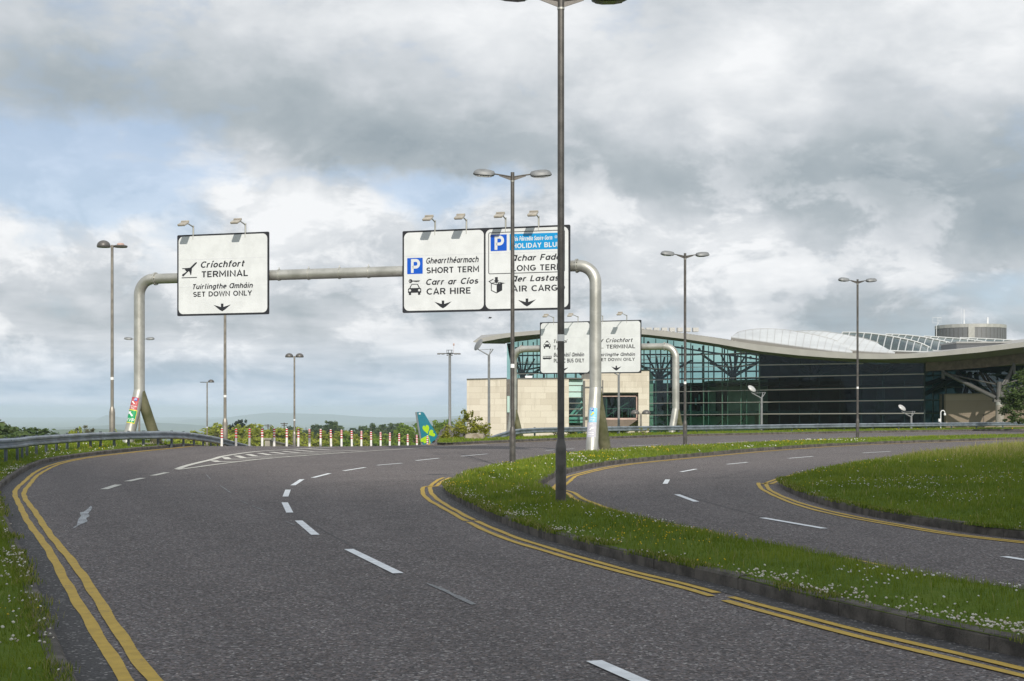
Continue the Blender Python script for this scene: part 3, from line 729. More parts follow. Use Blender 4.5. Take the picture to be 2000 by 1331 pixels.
def flower_spots(poly, zf, n, maxd, seed, thresh, edge=None):
    B = np.array(poly); out = []
    x, y = scatter(poly, lambda yy: np.clip(60*(14/np.maximum(yy, 8))**1.0, 3, 60), maxd, 400000)
    m = vnoise(x, y, .55, seed)*.55+vnoise(x, y, 1.9, seed+1)*.45
    p = np.clip((m-thresh)*7, 0, 1)
    if edge is not None:
        d, _ = seg_dist(x, y, edge); p = np.clip(p+np.clip(1-d/.42, 0, 1)*np.clip((vnoise(x, y, .8, seed+5)-.45)*5, 0, 1), 0, 1)
    k = RNG.random(x.size) < p; x, y = x[k], y[k]
    if len(x) > n: q = RNG.choice(len(x), n, False); x, y = x[q], y[q]
    return list(zip(x, y, zf(x, y)))
kl = list(map(tuple, K_ISL)); kl2 = list(map(tuple, K_LEFT)); kl3 = list(map(tuple, K_TRI))
flowers('daisies', flower_spots(VERGE_L, z_left, 1100, 60, 11, .60, kl2)+flower_spots(ISL, z_isl, 1000, 70, 21, .66, kl)+flower_spots(TRI, z_tri, 800, 60, 31, .61, kl3), M_DAISY, .0095, .055)
flowers('buttercups', flower_spots(VERGE_L, z_left, 160, 60, 41, .69)+flower_spots(ISL, z_isl, 330, 70, 51, .63)+flower_spots(TRI, z_tri, 300, 60, 61, .64)+flower_spots(VERGE_F, z_far, 60, 120, 71, .66), M_BUTTER, .008, .075)

# white clover hanging over the island kerb and the left kerb
def edge_spots(line, side, n, y0, y1, seed, spread=.22):
    r = np.random.default_rng(seed); L_ = resample(line, .05); nn = normals(L_)*side; k = np.where((L_[:, 1] > y0) & (L_[:, 1] < y1))[0]; out = []
    while len(out) < n:
        i = int(r.choice(k)); m = vnoise(np.array([L_[i][0]]), np.array([L_[i][1]]), 1.1, seed)[0]
        if m < .46: continue
        for q in range(r.integers(3, 9)):
            j = min(max(i+int(r.normal(0, 4)), 0), len(L_)-1); o_ = abs(r.normal(0, spread))+.02; out.append((L_[j][0]+nn[j][0]*o_, L_[j][1]+nn[j][1]*o_, .135))
    return out
flowers('clover_heads', edge_spots(K_ISL, -1, 170, 7.5, 12.5, 15)+edge_spots(K_ISL, -1, 190, 9.5, 13.5, 5)+edge_spots(K_ISL, -1, 140, 16.5, 26, 6)+edge_spots(K_LEFT, 1, 140, 7, 24, 8, .3)+edge_spots(K_LEFT, 1, 320, 34, 58, 9, .5), M_CLOVER, .0115, .035)
def edge_weeds(line, side, n, y0, y1, seed):
    r = np.random.default_rng(seed); L_ = resample(line, .05); nn = normals(L_)*side; k = np.where((L_[:, 1] > y0) & (L_[:, 1] < y1))[0]; i = r.choice(k, n); o_ = r.normal(.09, .06, n); x = L_[i, 0]+nn[i, 0]*o_; y = L_[i, 1]+nn[i, 1]*o_
    keep = vnoise(x, y, 1.3, seed) > .40; x, y = x[keep], y[keep]; m = len(x); return blades(x, y, np.full(m, .12), r.uniform(.015, .06, m), np.clip(.006*y/9, .006, .03), np.where(r.random(m) < .4, r.uniform(.85, 1., m), r.uniform(.1, .6, m)))
for ln_, sd_, n_, a_, b_, s_ in ((K_ISL, -1, 16000, 7, 34, 1), (K_LEFT, 1, 9000, 6, 28, 2), (K_TRI, -1, 7000, 14, 34, 3)):
    V_, F_, T_ = edge_weeds(ln_, sd_, n_, a_, b_, s_); tag(np_mesh('kerbside_weeds', V_, F_, M_BLADE, 3, T_), kind='stuff')

# ---------------------------------------------------------------- lettering: a stroke alphabet in the road-sign style
def arc(cx, cy, rx, ry, a0, a1, n=None):
    n = n or max(4, int(abs(a1-a0)/15)); return [(cx+rx*math.cos(R(a0+(a1-a0)*i/n)), cy+ry*math.sin(R(a0+(a1-a0)*i/n))) for i in range(n+1)]
T_, B_, M_ = .92, .08, .5            # centre lines of top, foot and middle strokes of a capital
XT = .64                             # top centre line of small letters
def bowl(cx, r=.24): return arc(cx, (XT+B_)/2, r, (XT-B_)/2, 0, 360, 24)
GL = {
 'A': (.78, [[(.07, 0), (.39, 1.0), (.71, 0)], [(.19, .30), (.59, .30)]]),
 'B': (.70, [[(.35, M_), (.08, M_), (.08, T_), (.35, T_)]+arc(.36, (T_+M_)/2, .19, (T_-M_)/2, 90, -90)[1:], [(.08, M_), (.08, B_), (.38, B_)]+arc(.39, (B_+M_)/2, .22, (M_-B_)/2, -90, 90)[1:]]),
 'C': (.76, [arc(.44, .5, .36, .42, 48, 312, 22)]),
 'D': (.76, [[(.08, B_), (.08, T_), (.32, T_)]+arc(.32, .5, .36, .42, 90, -90)[1:]+[(.08, B_)]]),
 'E': (.62, [[(.57, T_), (.08, T_), (.08, B_), (.58, B_)], [(.08, M_+.01), (.52, M_+.01)]]),
 'F': (.60, [[(.57, T_), (.08, T_), (.08, 0)], [(.08, M_), (.50, M_)]]),
 'G': (.80, [arc(.44, .5, .36, .42, 48, 325, 22)+[(.735, .44), (.44, .44)]]),
 'H': (.74, [[(.08, 0), (.08, 1)], [(.66, 0), (.66, 1)], [(.08, M_), (.66, M_)]]),
 'I': (.26, [[(.13, 0), (.13, 1)]]),
 'K': (.70, [[(.08, 0), (.08, 1)], [(.62, 1), (.10, .42)], [(.26, .6), (.65, 0)]]),
 'L': (.58, [[(.08, 1), (.08, B_), (.56, B_)]]),
 'M': (.88, [[(.08, 0), (.08, .97), (.44, .30), (.80, .97), (.80, 0)]]),
 'N': (.76, [[(.08, 0), (.08, .95), (.68, .05), (.68, 1)]]),
 'O': (.84, [arc(.42, .5, .35, .42, 90, 450, 28)]),
 'P': (.66, [[(.08, 0), (.08, T_), (.36, T_)]+arc(.37, .67, .22, .25, 90, -90)[1:]+[(.08, .42)]]),
 'R': (.70, [[(.08, 0), (.08, T_), (.38, T_)]+arc(.39, .69, .22, .23, 90, -90)[1:]+[(.08, .46)], [(.36, .46), (.64, 0)]]),
 'S': (.66, [arc(.33, .70, .24, .22, 35, 270, 16)[:-1]+arc(.33, .28, .26, .20, 90, -150, 16)]),
 'T': (.64, [[(.02, T_), (.62, T_)], [(.32, T_), (.32, 0)]]),
 'U': (.74, [[(.08, 1), (.08, .36)]+arc(.37, .36, .29, .28, 180, 360, 14)+[(.66, 1)]]),
 'V': (.74, [[(.06, 1), (.37, .03), (.68, 1)]]),
 'W': (1.02, [[(.05, 1), (.27, .05), (.51, .92), (.75, .05), (.97, 1)]]),
 'X': (.72, [[(.06, 0), (.66, 1)], [(.66, 0), (.06, 1)]]),
 'Y': (.70, [[(.04, 1), (.35, .47), (.66, 1)], [(.35, .47), (.35, 0)]]),
 'a': (.62, [bowl(.30), [(.54, .72), (.54, 0)]]),
 'Q': (.84, [arc(.40, .5, .33, .42, 90, 450, 28), [(.73, 1.0), (.73, 0)]]),      # the tall round capital a of Irish signs
 'b': (.62, [bowl(.33), [(.08, 1), (.08, 0)]]),
 'c': (.54, [arc(.32, (XT+B_)/2, .25, (XT-B_)/2, 50, 310, 18)]),
 'd': (.62, [bowl(.30), [(.54, 1), (.54, 0)]]),
 'e': (.60, [[(.07, .38), (.53, .38)]+arc(.30, (XT+B_)/2, .235, (XT-B_)/2, 5, 310, 20)[1:]]),
 'f': (.40, [[(.38, .94)]+arc(.32, .78, .16, .15, 90, 180, 8)+[(.16, 0)], [(.02, .66), (.36, .66)]]),
 'g': (.62, [bowl(.30), [(.54, .72), (.54, 0)]+arc(.32, -.02, .22, .18, 0, -150, 12)]),
 'h': (.60, [[(.08, 1), (.08, 0)], [(.08, .40)]+arc(.30, .42, .22, .24, 180, 0, 12)[1:]+[(.52, 0)]]),
 'i': (.24, [[(.12, .72), (.12, 0)], [(.12, .86), (.12, 1.0)]]),
 'j': (.24, [[(.12, .72), (.12, 0)]]),          # dotless i, carries an accent
 'l': (.30, [[(.12, 1), (.12, .16)]+arc(.22, .16, .10, .10, 180, 280, 6)]),
 'm': (.90, [[(.08, .72), (.08, 0)], [(.08, .42)]+arc(.265, .44, .185, .22, 180, 0, 10)[1:]+[(.45, 0)], [(.45, .42)]+arc(.635, .44, .185, .22, 180, 0, 10)[1:]+[(.82, 0)]]),
 'n': (.60, [[(.08, .72), (.08, 0)], [(.08, .40)]+arc(.30, .42, .22, .24, 180, 0, 12)[1:]+[(.52, 0)]]),
 'o': (.62, [bowl(.31)]),
 'p': (.62, [bowl(.33), [(.08, .72), (.08, -.26)]]),
 'r': (.44, [[(.08, .72), (.08, 0)], [(.08, .38)]+arc(.31, .42, .23, .23, 180, 75, 9)[1:]]),
 's': (.50, [arc(.25, .50, .17, .14, 40, 270, 12)[:-1]+arc(.25, .22, .19, .14, 90, -145, 12)]),
 't': (.42, [[(.16, .94), (.16, .20)]+arc(.28, .20, .12, .12, 180, 290, 8), [(.02, .66), (.36, .66)]]),
 'u': (.60, [[(.08, .72), (.08, .30)]+arc(.30, .30, .22, .22, 180, 360, 12), [(.52, .72), (.52, 0)]]),
 'x': (.52, [[(.05, 0), (.47, .72)], [(.47, 0), (.05, .72)]]),
 'y': (.54, [[(.04, .72), (.28, .06)], [(.50, .72), (.18, -.26)]]),
 'k': (.54, [[(.08, 1), (.08, 0)], [(.46, .72), (.10, .3)], [(.22, .42), (.5, 0)]]),
 ' ': (.34, []),
}
ACC = {'á': 'a', 'é': 'e', 'í': 'j', 'ó': 'o'}
def stroke(pts, w):
    """one constant-width ribbon along a polyline: 2-D vertices and faces"""
    p = [np.array(q, float) for q in pts]; p = [p[0]]+[b for a, b in zip(p[:-1], p[1:]) if np.linalg.norm(b-a) > 1e-4]; m = len(p); closed = np.linalg.norm(p[0]-p[-1]) < 1e-6; vs = []
    for i in range(m):
        if closed and i in (0, m-1): a, b = p[1]-p[0], p[-1]-p[-2]; a, b = b, a
        else: a = p[i]-p[i-1] if i > 0 else p[1]-p[0]; b = p[i+1]-p[i] if i < m-1 else p[i]-p[i-1]
        a = a/np.linalg.norm(a); b = b/np.linalg.norm(b); na = np.array((-a[1], a[0])); nb = np.array((-b[1], b[0])); n = na+nb; L = np.linalg.norm(n)
        n = n/max(L, 1e-6); k = 1/max(float(n@na), .5); vs += [p[i]+n*w/2*k, p[i]-n*w/2*k]
    return vs, [(2*i, 2*i+1, 2*i+3, 2*i+2) for i in range(m-1)]

class Face:
    """draws on a sign face: x to the right and z up in the sign's own plane, y is the distance in front of it"""
    def __init__(s, xf): s.xf = xf; s.k = 0; s.mb = {}
    def get(s, m): return s.mb.setdefault(m, MB())
    def poly(s, m, pts, y=.004):
        s.k += 1; s.get(m).add([(a, -y-s.k % 37*.00004, b) for a, b in pts], [tuple(range(len(pts)))], s.xf)
    def line(s, m, pts, w, y=.004):
        s.k += 1; vs, fs = stroke(pts, w); s.get(m).add([(a, -y-s.k % 37*.00006, b) for a, b in vs], fs, s.xf)
    def text(s, m, txt, x0, x1, z0, z1, italic=False, w=.20, y=.005, slope=0.):
        """fit the words between x0 and x1, with capitals standing from z0 to z1; slope tilts the base line"""
        pen = 0; items = []
        for ch in txt:
            g = ACC.get(ch, ch); adv, st = GL[g]
            for q in st: items.append([(a+pen, b) for a, b in q])
            if ch in ACC: c = pen+adv/2; items.append([(c-.02, .84), (c+.14, 1.04)])
            pen += adv+.13
        hgt = z1-z0; sh = .22 if italic else 0
        allx = [a+sh*b for q in items for a, b in q]; lo, hi = min(allx)-w/2, max(allx)+w/2; sx = (x1-x0)/(hi-lo)
        for q in items:
            vs, fs = stroke(q, w*.92 if sx/hgt > .75 else w*.88*min(1.2, hgt/sx*.8)); s.k += 1
            s.get(m).add([(x0+(a+sh*b-lo)*sx, -y-(s.k % 37)*.00006, z0+b*hgt) for a, b in vs], fs, s.xf)
    def build(s, name, m, parent): return s.mb[m].build(name, m, parent)

def rrect(x0, z0, x1, z1, r, n=7):
    out = []
    for cx, cz, a in ((x1-r, z1-r, 0), (x0+r, z1-r, 90), (x0+r, z0+r, 180), (x1-r, z0+r, 270)): out += arc(cx, cz, r, r, a, a+90, n)
    return out

PLANE = [(0, 0), (.02, .10), (.20, .22), (.30, .30), (.16, .50), (.02, .50), (.0, .56), (.45, .58), (.54, .60), (.87, .95), (.97, 1.0), (1.0, .97), (.98, .90), (.66, .52), (.66, .44), (.62, .06), (.56, .02), (.54, .16), (.46, .34), (.34, .22), (.14, .0), (.10, -.06), (.03, -.04)]
ARROW = [(-.14, 1), (.14, 1), (.14, .56), (.98, .86), (.30, .20), (0, 0), (-.30, .20), (-.98, .86), (-.14, .56)]

def board(name, label, cat, p_left, p_right, W, Ht, halves, draw, lights, arm, group=None, beam_z=None):
    """a sign board between two plan points; base at the middle of its lower edge. halves = number of white faces"""
    a = Vector(p_left); b = Vector(p_right); d = (b-a); rz = math.atan2(d.y, d.x); mid = (a+b)/2
    t = thing(name, label, cat, mid, rz, group); xf = mat_of(t) @ Matrix.Translation((-W/2, 0, 0))
    mb = MB()
    mb.prism(rrect(0, 0, W, Ht, .05), .002, .05, xf); mb.build('border_plate', M_BLACK, t)
    mb = MB()
    mb.prism([(.02, .02), (W-.02, .02), (W-.02, Ht-.02), (.02, Ht-.02)], .0505, .075, xf)
    for k in range(6): 
        zz = Ht*(k+.5)/6; mb.box((W/2, .10, zz), (W-.1, .05, .05), xf=xf)
    mb.build('backing', M_SBACK, t)
    f = Face(xf)
    for i in range(halves):
        x0 = W*i/halves+(.065 if i == 0 else .035); x1 = W*(i+1)/halves-(.065 if i == halves-1 else .035)
        fc = MB(); fc.prism(rrect(x0, .075, x1, Ht-.065, .2), -.001, .0015, xf); o = fc.build('sign_face', M_SIGN, t)
        ff = Face(xf); draw(ff, i, W, Ht)
        # panel joints
        jz = [Ht*.355, Ht*.69]
        jm = MB()
        for z in jz: jm.add([(x0+.01, -.0035, z), (x1-.01, -.0035, z), (x1-.01, -.0035, z+.006), (x0+.01, -.0035, z+.006)], [(0, 1, 2, 3)], xf)
        jm.build('panel_joint', M_STICKL, o)
        for m in ff.mb: ff.build({M_BLACK: 'lettering', M_SIGN: 'white_lettering', M_BLUE: 'parking_square', M_CYAN: 'blue_panel'}[m], m, o)
    for x in lights:
        mb = MB(); zt = Ht+.36
        mb.tube([(x, .03, Ht-.2), (x, .03, zt)], .035, 10, xf=xf); mb.tube([(x, .03, zt-.06), (x, -arm*.55, zt+.02), (x, -arm, zt+.02)], .025, 8, xf=xf)
        o = mb.build('light_bracket', M_GALV, t, smooth=40)
        hb = MB(); X = xf @ Matrix.Translation((x, -arm-.17, zt-.035)) @ Matrix.Rotation(R(24), 4, 'X')
        hb.box((0, 0, .0), (.33, .31, .07), xf=X, bev=.015); hb.box((0, .20, .03), (.33, .07, .09), xf=X, bev=.012)
        h = hb.build('floodlight', M_FLOOD, o, smooth=40)
        lb = MB(); lb.box((0, -.02, -.041), (.28, .26, .012), xf=X); lb.build('lens', M_DOME, h)
    return t

# gantry one: plan line from right leg to left leg
GR = Vector((3.04, 51.8, 0)); GL_ = Vector((-15.04, 57.4, 0)); Gd = (GR-GL_).normalized(); Gn = Vector((Gd.y, -Gd.x, 0))      # Gn points to the camera
def on_gantry(px, f=.0):
    """point of the sign plane (f metres in front of the beam axis) seen in photograph column px"""
    u = (px-1000)/F; o = GL_+Gn*f
    s = (o.x-u*o.y)/(u*Gd.y-Gd.x); return o+Gd*s
def zat(py, pt): return EYE+(HOR-py)/F*pt.y

def draw_terminal(f, i, W, Ht, k=(477., 425.), pts=None):
    sx, sz = W/k[0], Ht/k[1]
    X = lambda x: (x-495)*sx
    Z = lambda y, x=734: Ht-(y-(153-6*(x-495)/477.))*sz*.997
    f.poly(M_BLACK, [(X(522)+p[0]*X(573+0), 0) for p in []] or [(X(521)+p[0]*(X(600)-X(521)), Z(364)+p[1]*(Z(295)-Z(364))) for p in PLANE])
    f.poly(M_BLACK, [(X(519), Z(377.5)), (X(600), Z(377.5)), (X(600), Z(373)), (X(519), Z(373))])
    f.text(M_BLACK, 'Críochfort', X(620), X(852), Z(326), Z(293), True)
    f.text(M_BLACK, 'TERMINAL', X(621), X(869), Z(376), Z(344.5))
    f.text(M_BLACK, 'Tuirlingthe Qmháin', X(577), X(891), Z(437), Z(410.5), True)
    f.text(M_BLACK, 'SET DOWN ONLY', X(580), X(887), Z(477), Z(451))
    f.poly(M_BLACK, [(X(732)+p[0]*46*sx, Z(556)+p[1]*40*sz) for p in ARROW])

def mapper(W, Ht, x0, x1, tl, tr, bl, br):
    def X(x): return (x-x0)/(x1-x0)*W
    def Z(x, y):
        t = (x-x0)/(x1-x0); a = tl+(tr-tl)*t; b = bl+(br-bl)*t; return Ht*(1-(y-a)/(b-a))
    return X, Z

def put(f, m, txt, X, Z, xa, xb, ytop, ybase, italic=False, w=.20):
    """ytop and ybase as read at the left end of the words"""
    f.text(m, txt, X(xa), X(xb), Z(xa, ybase), Z(xa, ytop), italic, w)

def car_front(f, X, Z, x0, x1, y0, y1, taxi=False):
    px = lambda a: X(x0+(x1-x0)*a); pz = lambda b: Z((x0+x1)/2, y0+(y1-y0)*b)
    q = lambda pts: [(px(a), pz(b)) for a, b in pts]
    t0 = .14 if taxi else 0.
    f.poly(M_BLACK, q([(.02, .80), (.02, .44+t0*.3), (.12, .36+t0*.6), (.26, t0+.02), (.34, t0), (.66, t0), (.74, t0+.02), (.88, .36+t0*.6), (.98, .44+t0*.3), (.98, .80)]))
    f.poly(M_BLACK, q([(.08, .80), (.08, 1.), (.25, 1.), (.25, .80)])); f.poly(M_BLACK, q([(.75, .80), (.75, 1.), (.92, 1.), (.92, .80)]))
    f.poly(M_SIGN, q([(.20, .37+t0*.5), (.31, t0+.07), (.69, t0+.07), (.80, .37+t0*.5)]), .0075)
    for c in (.16, .84): f.poly(M_SIGN, q(arc(c, .58, .085, .105, 0, 360, 14)[:-1]), .0075)
    if taxi: f.poly(M_BLACK, q([(.34, 0), (.66, 0), (.62, .10), (.62, .16), (.38, .16), (.38, .10)]))

def parking(f, X, Z, x0, x1, y0, y1):
    xm = (x0+x1)/2; f.poly(M_BLUE, rrect(X(x0), Z(xm, y1), X(x1), Z(xm, y0), .02), .004)
    w = x1-x0; h = y1-y0
    f.text(M_SIGN, 'P', X(x0+.24*w), X(x0+.84*w), Z(xm, y0+.93*h), Z(xm, y0+.09*h), False, .23, .008)

def draw_parking(f, i, W, Ht):
    X, Z = mapper(W, Ht, 115, 1570, 220, 185, 935, 910)
    if i == 0:
        parking(f, X, Z, 158, 297, 455, 595)
        put(f, M_BLACK, 'Ghearrthéarmach', X, Z, 328, 791, 455, 507, True)
        put(f, M_BLACK, 'SHORT TERM', X, Z, 330, 794, 540, 591)
        put(f, M_BLACK, 'Carr ar Cíos', X, Z, 327, 788, 640, 692, True)
        put(f, M_BLACK, 'CAR HIRE', X, Z, 330, 726, 722, 776)
        f.poly(M_BLACK, [(X(a), Z(230, b)) for a, b in arc(188, 656, 17, 17, 0, 360, 18)[:-1]]); f.poly(M_SIGN, [(X(a), Z(230, b)) for a, b in arc(182, 656, 5, 5, 0, 360, 10)[:-1]], .0075)
        f.poly(M_BLACK, [(X(a), Z(230, b)) for a, b in [(200, 652), (272, 652), (270, 660), (262, 661), (258, 667), (250, 662), (244, 668), (236, 662), (228, 667), (222, 661), (200, 661)]])
        car_front(f, X, Z, 163, 286, 682, 778)
        f.poly(M_BLACK, [(X(477)+p[0]*X(115+78), Z(477, 896)+p[1]*(Z(477, 828)-Z(477, 896))) for p in ARROW])
    else:
        o = rrect(X(877), Z(1200, 594), X(1523), Z(1200, 238), .05); f.line(M_BLACK, o+[o[0]], .026)
        parking(f, X, Z, 894, 1033, 262, 403)
        f.poly(M_CYAN, [(X(1058), Z(1058, 398)), (X(1500), Z(1500, 392)), (X(1500), Z(1500, 252)), (X(1058), Z(1058, 259))])
        put(f, M_SIGN, 'Clós Páirceála Saoire Gorm', X, Z, 1078, 1421, 282, 319, True)
        for k in range(8):
            a = k*45; f.line(M_SIGN, [(X(1452)+.022*math.cos(R(a)), Z(1452, 288)+.022*math.sin(R(a))), (X(1452)+.06*math.cos(R(a)), Z(1452, 288)+.06*math.sin(R(a)))], .016, .006)
        put(f, M_SIGN, 'HOLIDAY BLUE', X, Z, 1082, 1493, 341, 382)
        put(f, M_BLACK, 'Qchar Fada', X, Z, 1068, 1500, 440, 492, True)
        put(f, M_BLACK, 'LONG TERM', X, Z, 1076, 1512, 529, 579)
        put(f, M_BLACK, 'Qer Lastas', X, Z, 1068, 1478, 620, 670, True)
        put(f, M_BLACK, 'AIR CARGO', X, Z, 1076, 1528, 705, 756)
        b = lambda pts: [(X(a), Z(948, c)) for a, c in pts]
        f.poly(M_BLACK, b([(946, 692), (994, 680), (994, 744), (946, 768)])); f.line(M_BLACK, b([(946, 766), (900, 742), (900, 680), (946, 694)]), .03)
        f.line(M_BLACK, b([(900, 680), (881, 664), (918, 645)]), .03); f.line(M_BLACK, b([(946, 694), (974, 676), (1014, 682), (992, 686)]), .03); f.line(M_BLACK, b([(900, 680), (946, 672), (992, 684)]), .022)
        f.poly(M_BLACK, b([(932, 628), (956, 628), (956, 656), (966, 656), (944, 684), (922, 656), (932, 656)]), .0076)
        f.poly(M_BLACK, [(X(1206)+p[0]*X(115+78), Z(1206, 883)+p[1]*(Z(1206, 815)-Z(1206, 883))) for p in ARROW])

SIGN_F = .42
def place(px0, px1, ytop, ybot, f=SIGN_F):
    a, b = on_gantry(px0, f), on_gantry(px1, f); zb = (zat(ybot[0], a)+zat(ybot[1], b))/2; zt = (zat(ytop[0], a)+zat(ytop[1], b))/2
    a.z = b.z = zb; return a, b, (b-a).length, zt-zb
a, b, W1, H1 = place(346, 525, (457.5, 455), (617, 615))
board('road_sign', 'white TERMINAL and SET DOWN ONLY sign on the left half of the near gantry', 'road sign', a, b, W1, H1, 1, draw_terminal, [W1*.175, W1*.745], .6, 'lane signs hung from the gantries')
a, b, W2, H2 = place(786, 1113.5, (449.5, 441.5), (611, 605.5))
board('road_sign', 'wide two-panel sign with blue parking squares reading SHORT TERM, CAR HIRE and AIR CARGO', 'road sign', a, b, W2, H2, 2, draw_parking, [W2*.199, W2*.389, W2*.623, W2*.817], .6, 'lane signs hung from the gantries')

def gantry(name, label, L, Rr, zb, zl, zr, split, rad, bend, flanges, stickers_l, stickers_r, beam_x, splay=(1., 1.)):
    d = (Rr-L).normalized(); n = Vector((d.y, -d.x, 0)); mid = (L+Rr)/2
    t = thing(name, label, 'sign gantry', (mid.x, mid.y, min(zl, zr)), math.atan2(d.y, d.x), 'tubular sign gantries over the road')
    mb = MB(); mb.tube([Vector((L.x, L.y, zb))+d*bend, Vector((Rr.x, Rr.y, zb))-d*bend], rad*.95, 20); mb.build('beam', M_GALV, t, smooth=35)
    for s in flanges:
        fl = MB(); c = L+d*s; fl.tube([Vector((c.x, c.y, zb))-d*.025, Vector((c.x, c.y, zb))+d*.025], rad*1.22, 20)
        for k in range(12):
            an = k*math.pi/6; off = Vector((0, 0, 1))*math.sin(an)*rad*1.1+n*math.cos(an)*rad*1.1; fl.tube([Vector((c.x, c.y, zb))+off-d*.05, Vector((c.x, c.y, zb))+off+d*.05], .018, 6)
        fl.build('flange', M_GALV, t, smooth=35)
    for s in beam_x:
        bb = MB(); c = L+d*s; bb.tube([Vector((c.x, c.y, zb))-d*.03, Vector((c.x, c.y, zb))+d*.03], rad*1.06, 20); bb.box((c.x, c.y, zb+rad), (.03, .06, .16))
        bb.build('beam_clamp', M_GALV, t, smooth=35)
    for (base, z0, sgn, st, sy) in ((L, zl, 1, stickers_l, splay[0]), (Rr, zr, -1, stickers_r, splay[1])):
        pts = [Vector((base.x, base.y, split-.02))]
        for k in range(11):
            a_ = math.pi/2*k/10; pts.append(Vector((base.x, base.y, zb-bend))+d*sgn*bend*(1-math.cos(a_))+Vector((0, 0, bend*math.sin(a_))))
        pts[-1] += d*sgn*.02
        c = MB(); c.tube(pts, rad, 22); col = c.build('column', M_GALV, t, smooth=35)
        sp = Vector((base.x, base.y, split)); fb = sp+n*.45-d*.27*sy; fb.z = z0; rb = sp-n*.75+d*(.36 if sy > .5 else .20); rb.z = z0
        c = MB(); c.tube([sp+Vector((0, 0, .03)), fb], [rad*1.0, rad*1.02], 22); leg = c.build('front_leg', M_GALV, col, smooth=35)
        c = MB(); c.tube([sp, rb], [rad*.98, rad*1.0], 22); c.build('rear_leg', M_GALVD, col, smooth=35)
        c = MB(); c.box(((fb+rb)/2+Vector((0, 0, .01))), (.95, 1.95, .05), math.atan2(d.y, d.x)+.1)
        for q in (fb, rb):
            for k in range(6): an = k*math.pi/3; c.tube([q+Vector((math.cos(an)*rad*1.25, math.sin(an)*rad*1.25, 0)), q+Vector((math.cos(an)*rad*1.25, math.sin(an)*rad*1.25, .09))], .02, 6)
        c.build('base_plate', M_CONC, col)
        ax = (sp-fb).normalized()
        for (nm, lab, s0, s1, ang, off, m, art) in st: sticker(leg, nm, lab, fb, ax, n, d, rad*1.02+.004, s0, s1, ang, off, m, art)
    return t

def sticker(parent, nm, lab, fb, ax, n, d, rad, s0, s1, ang, off, m, art):
    """a vinyl wrapped round the leg from s0 to s1 metres up its axis, ang radians wide"""
    e1 = (n-ax*n.dot(ax)).normalized(); e2 = ax.cross(e1) if ax.cross(e1).dot(d) > 0 else -ax.cross(e1)
    def pt(u, v, k=0.):          # u in -1..1 across, v 0..1 up
        a = off+u*ang/2; return fb+ax*(s0+(s1-s0)*v)+(e1*math.cos(a)+e2*math.sin(a))*(rad+k)
    def patch(mat_, u0, v0, u1, v1, k, name, par):
        mb = MB(); mb.grid([[pt(u0+(u1-u0)*i/10, v0+(v1-v0)*j/4, k) for i in range(11)] for j in range(5)]); return mb.build(name, mat_, par, smooth=60)
    o = patch(m, -1, 0, 1, 1, 0, nm, parent)
    if lab: o['label'] = lab
    def shape(mat_, pts, k, name):
        mb = MB(); mb.add([pt(a, b, k) for a, b in pts], [tuple(range(len(pts)))]); mb.build(name, mat_, o)
    def words(mat_, txt, u0, u1, v0, v1, k, name):
        f = Face(None); f.text(mat_, txt, u0, u1, v0, v1, False, .18, 0); mb = MB(); q = f.mb[mat_]; mb.add([pt(v.x, v.z, k-v.y) for v in q.v], q.f); mb.build(name, mat_, o)
    art(patch, shape, words, o, m)

AR_UL = [(-.5, .5), (.1, .5), (-.06, .34), (.5, -.25), (.28, -.5), (-.3, .1), (-.5, -.08)]
def arrow_at(cu, cv, su, sv, flip=1): return [(cu+a*su*flip, cv+b*sv) for a, b in AR_UL]
def art_red(patch, shape, words, o, m):
    patch(M_BLUE, .0, .72, .62, .95, .003, 'parking_square', o); words(M_STICKW, 'P', .08, .5, .75, .92, .006, 'lettering')
    shape(M_STICKW, arrow_at(0, .54, .75, .26), .014, 'arrow'); words(M_STICKW, 'Express', -.8, .8, .22, .34, .004, 'lettering'); words(M_STICKW, 'Red', -.4, .4, .06, .18, .004, 'lettering')
def art_green(patch, shape, words, o, m):
    for u0, v0, u1, v1 in ((-1, .94, 1, 1), (-1, 0, 1, .06), (-1, .06, -.9, .94), (.9, .06, 1, .94)): patch(M_STICKY, u0, v0, u1, v1, .003, 'border', o)
    shape(M_STICKW, arrow_at(-.05, .66, .95, .36), .022, 'arrow'); words(M_STICKW, 'RVP', -.84, .84, .12, .36, .004, 'lettering')
def art_blue(patch, shape, words, o, m):
    patch(M_BLUE, -.6, .76, .1, .98, .003, 'parking_square', o); words(M_STICKW, 'P', -.5, -.02, .79, .95, .006, 'lettering')
    shape(M_STICKY, arrow_at(-.15, .56, .8, .24, -1), .014, 'arrow'); words(M_STICKW, 'Holiday', -.75, .7, .27, .38, .004, 'lettering'); words(M_STICKW, 'Blue', -.6, .4, .11, .22, .004, 'lettering')
def art_lilac(patch, shape, words, o, m):
    words(M_STICKW, 'P', -.35, .2, .78, .94, .004, 'lettering'); shape(M_STICKW, arrow_at(0, .54, .8, .22, -1), .018, 'arrow'); 
    for v0, us in ((.27, ((-.55, -.3), (-.24, .1), (.18, .5))), (.15, ((-.6, -.2), (-.12, .2), (.28, .55)))):
        for u0, u1 in us: patch(M_STICKW, u0, v0, u1, v0+.045, .004, 'faded_print', o)

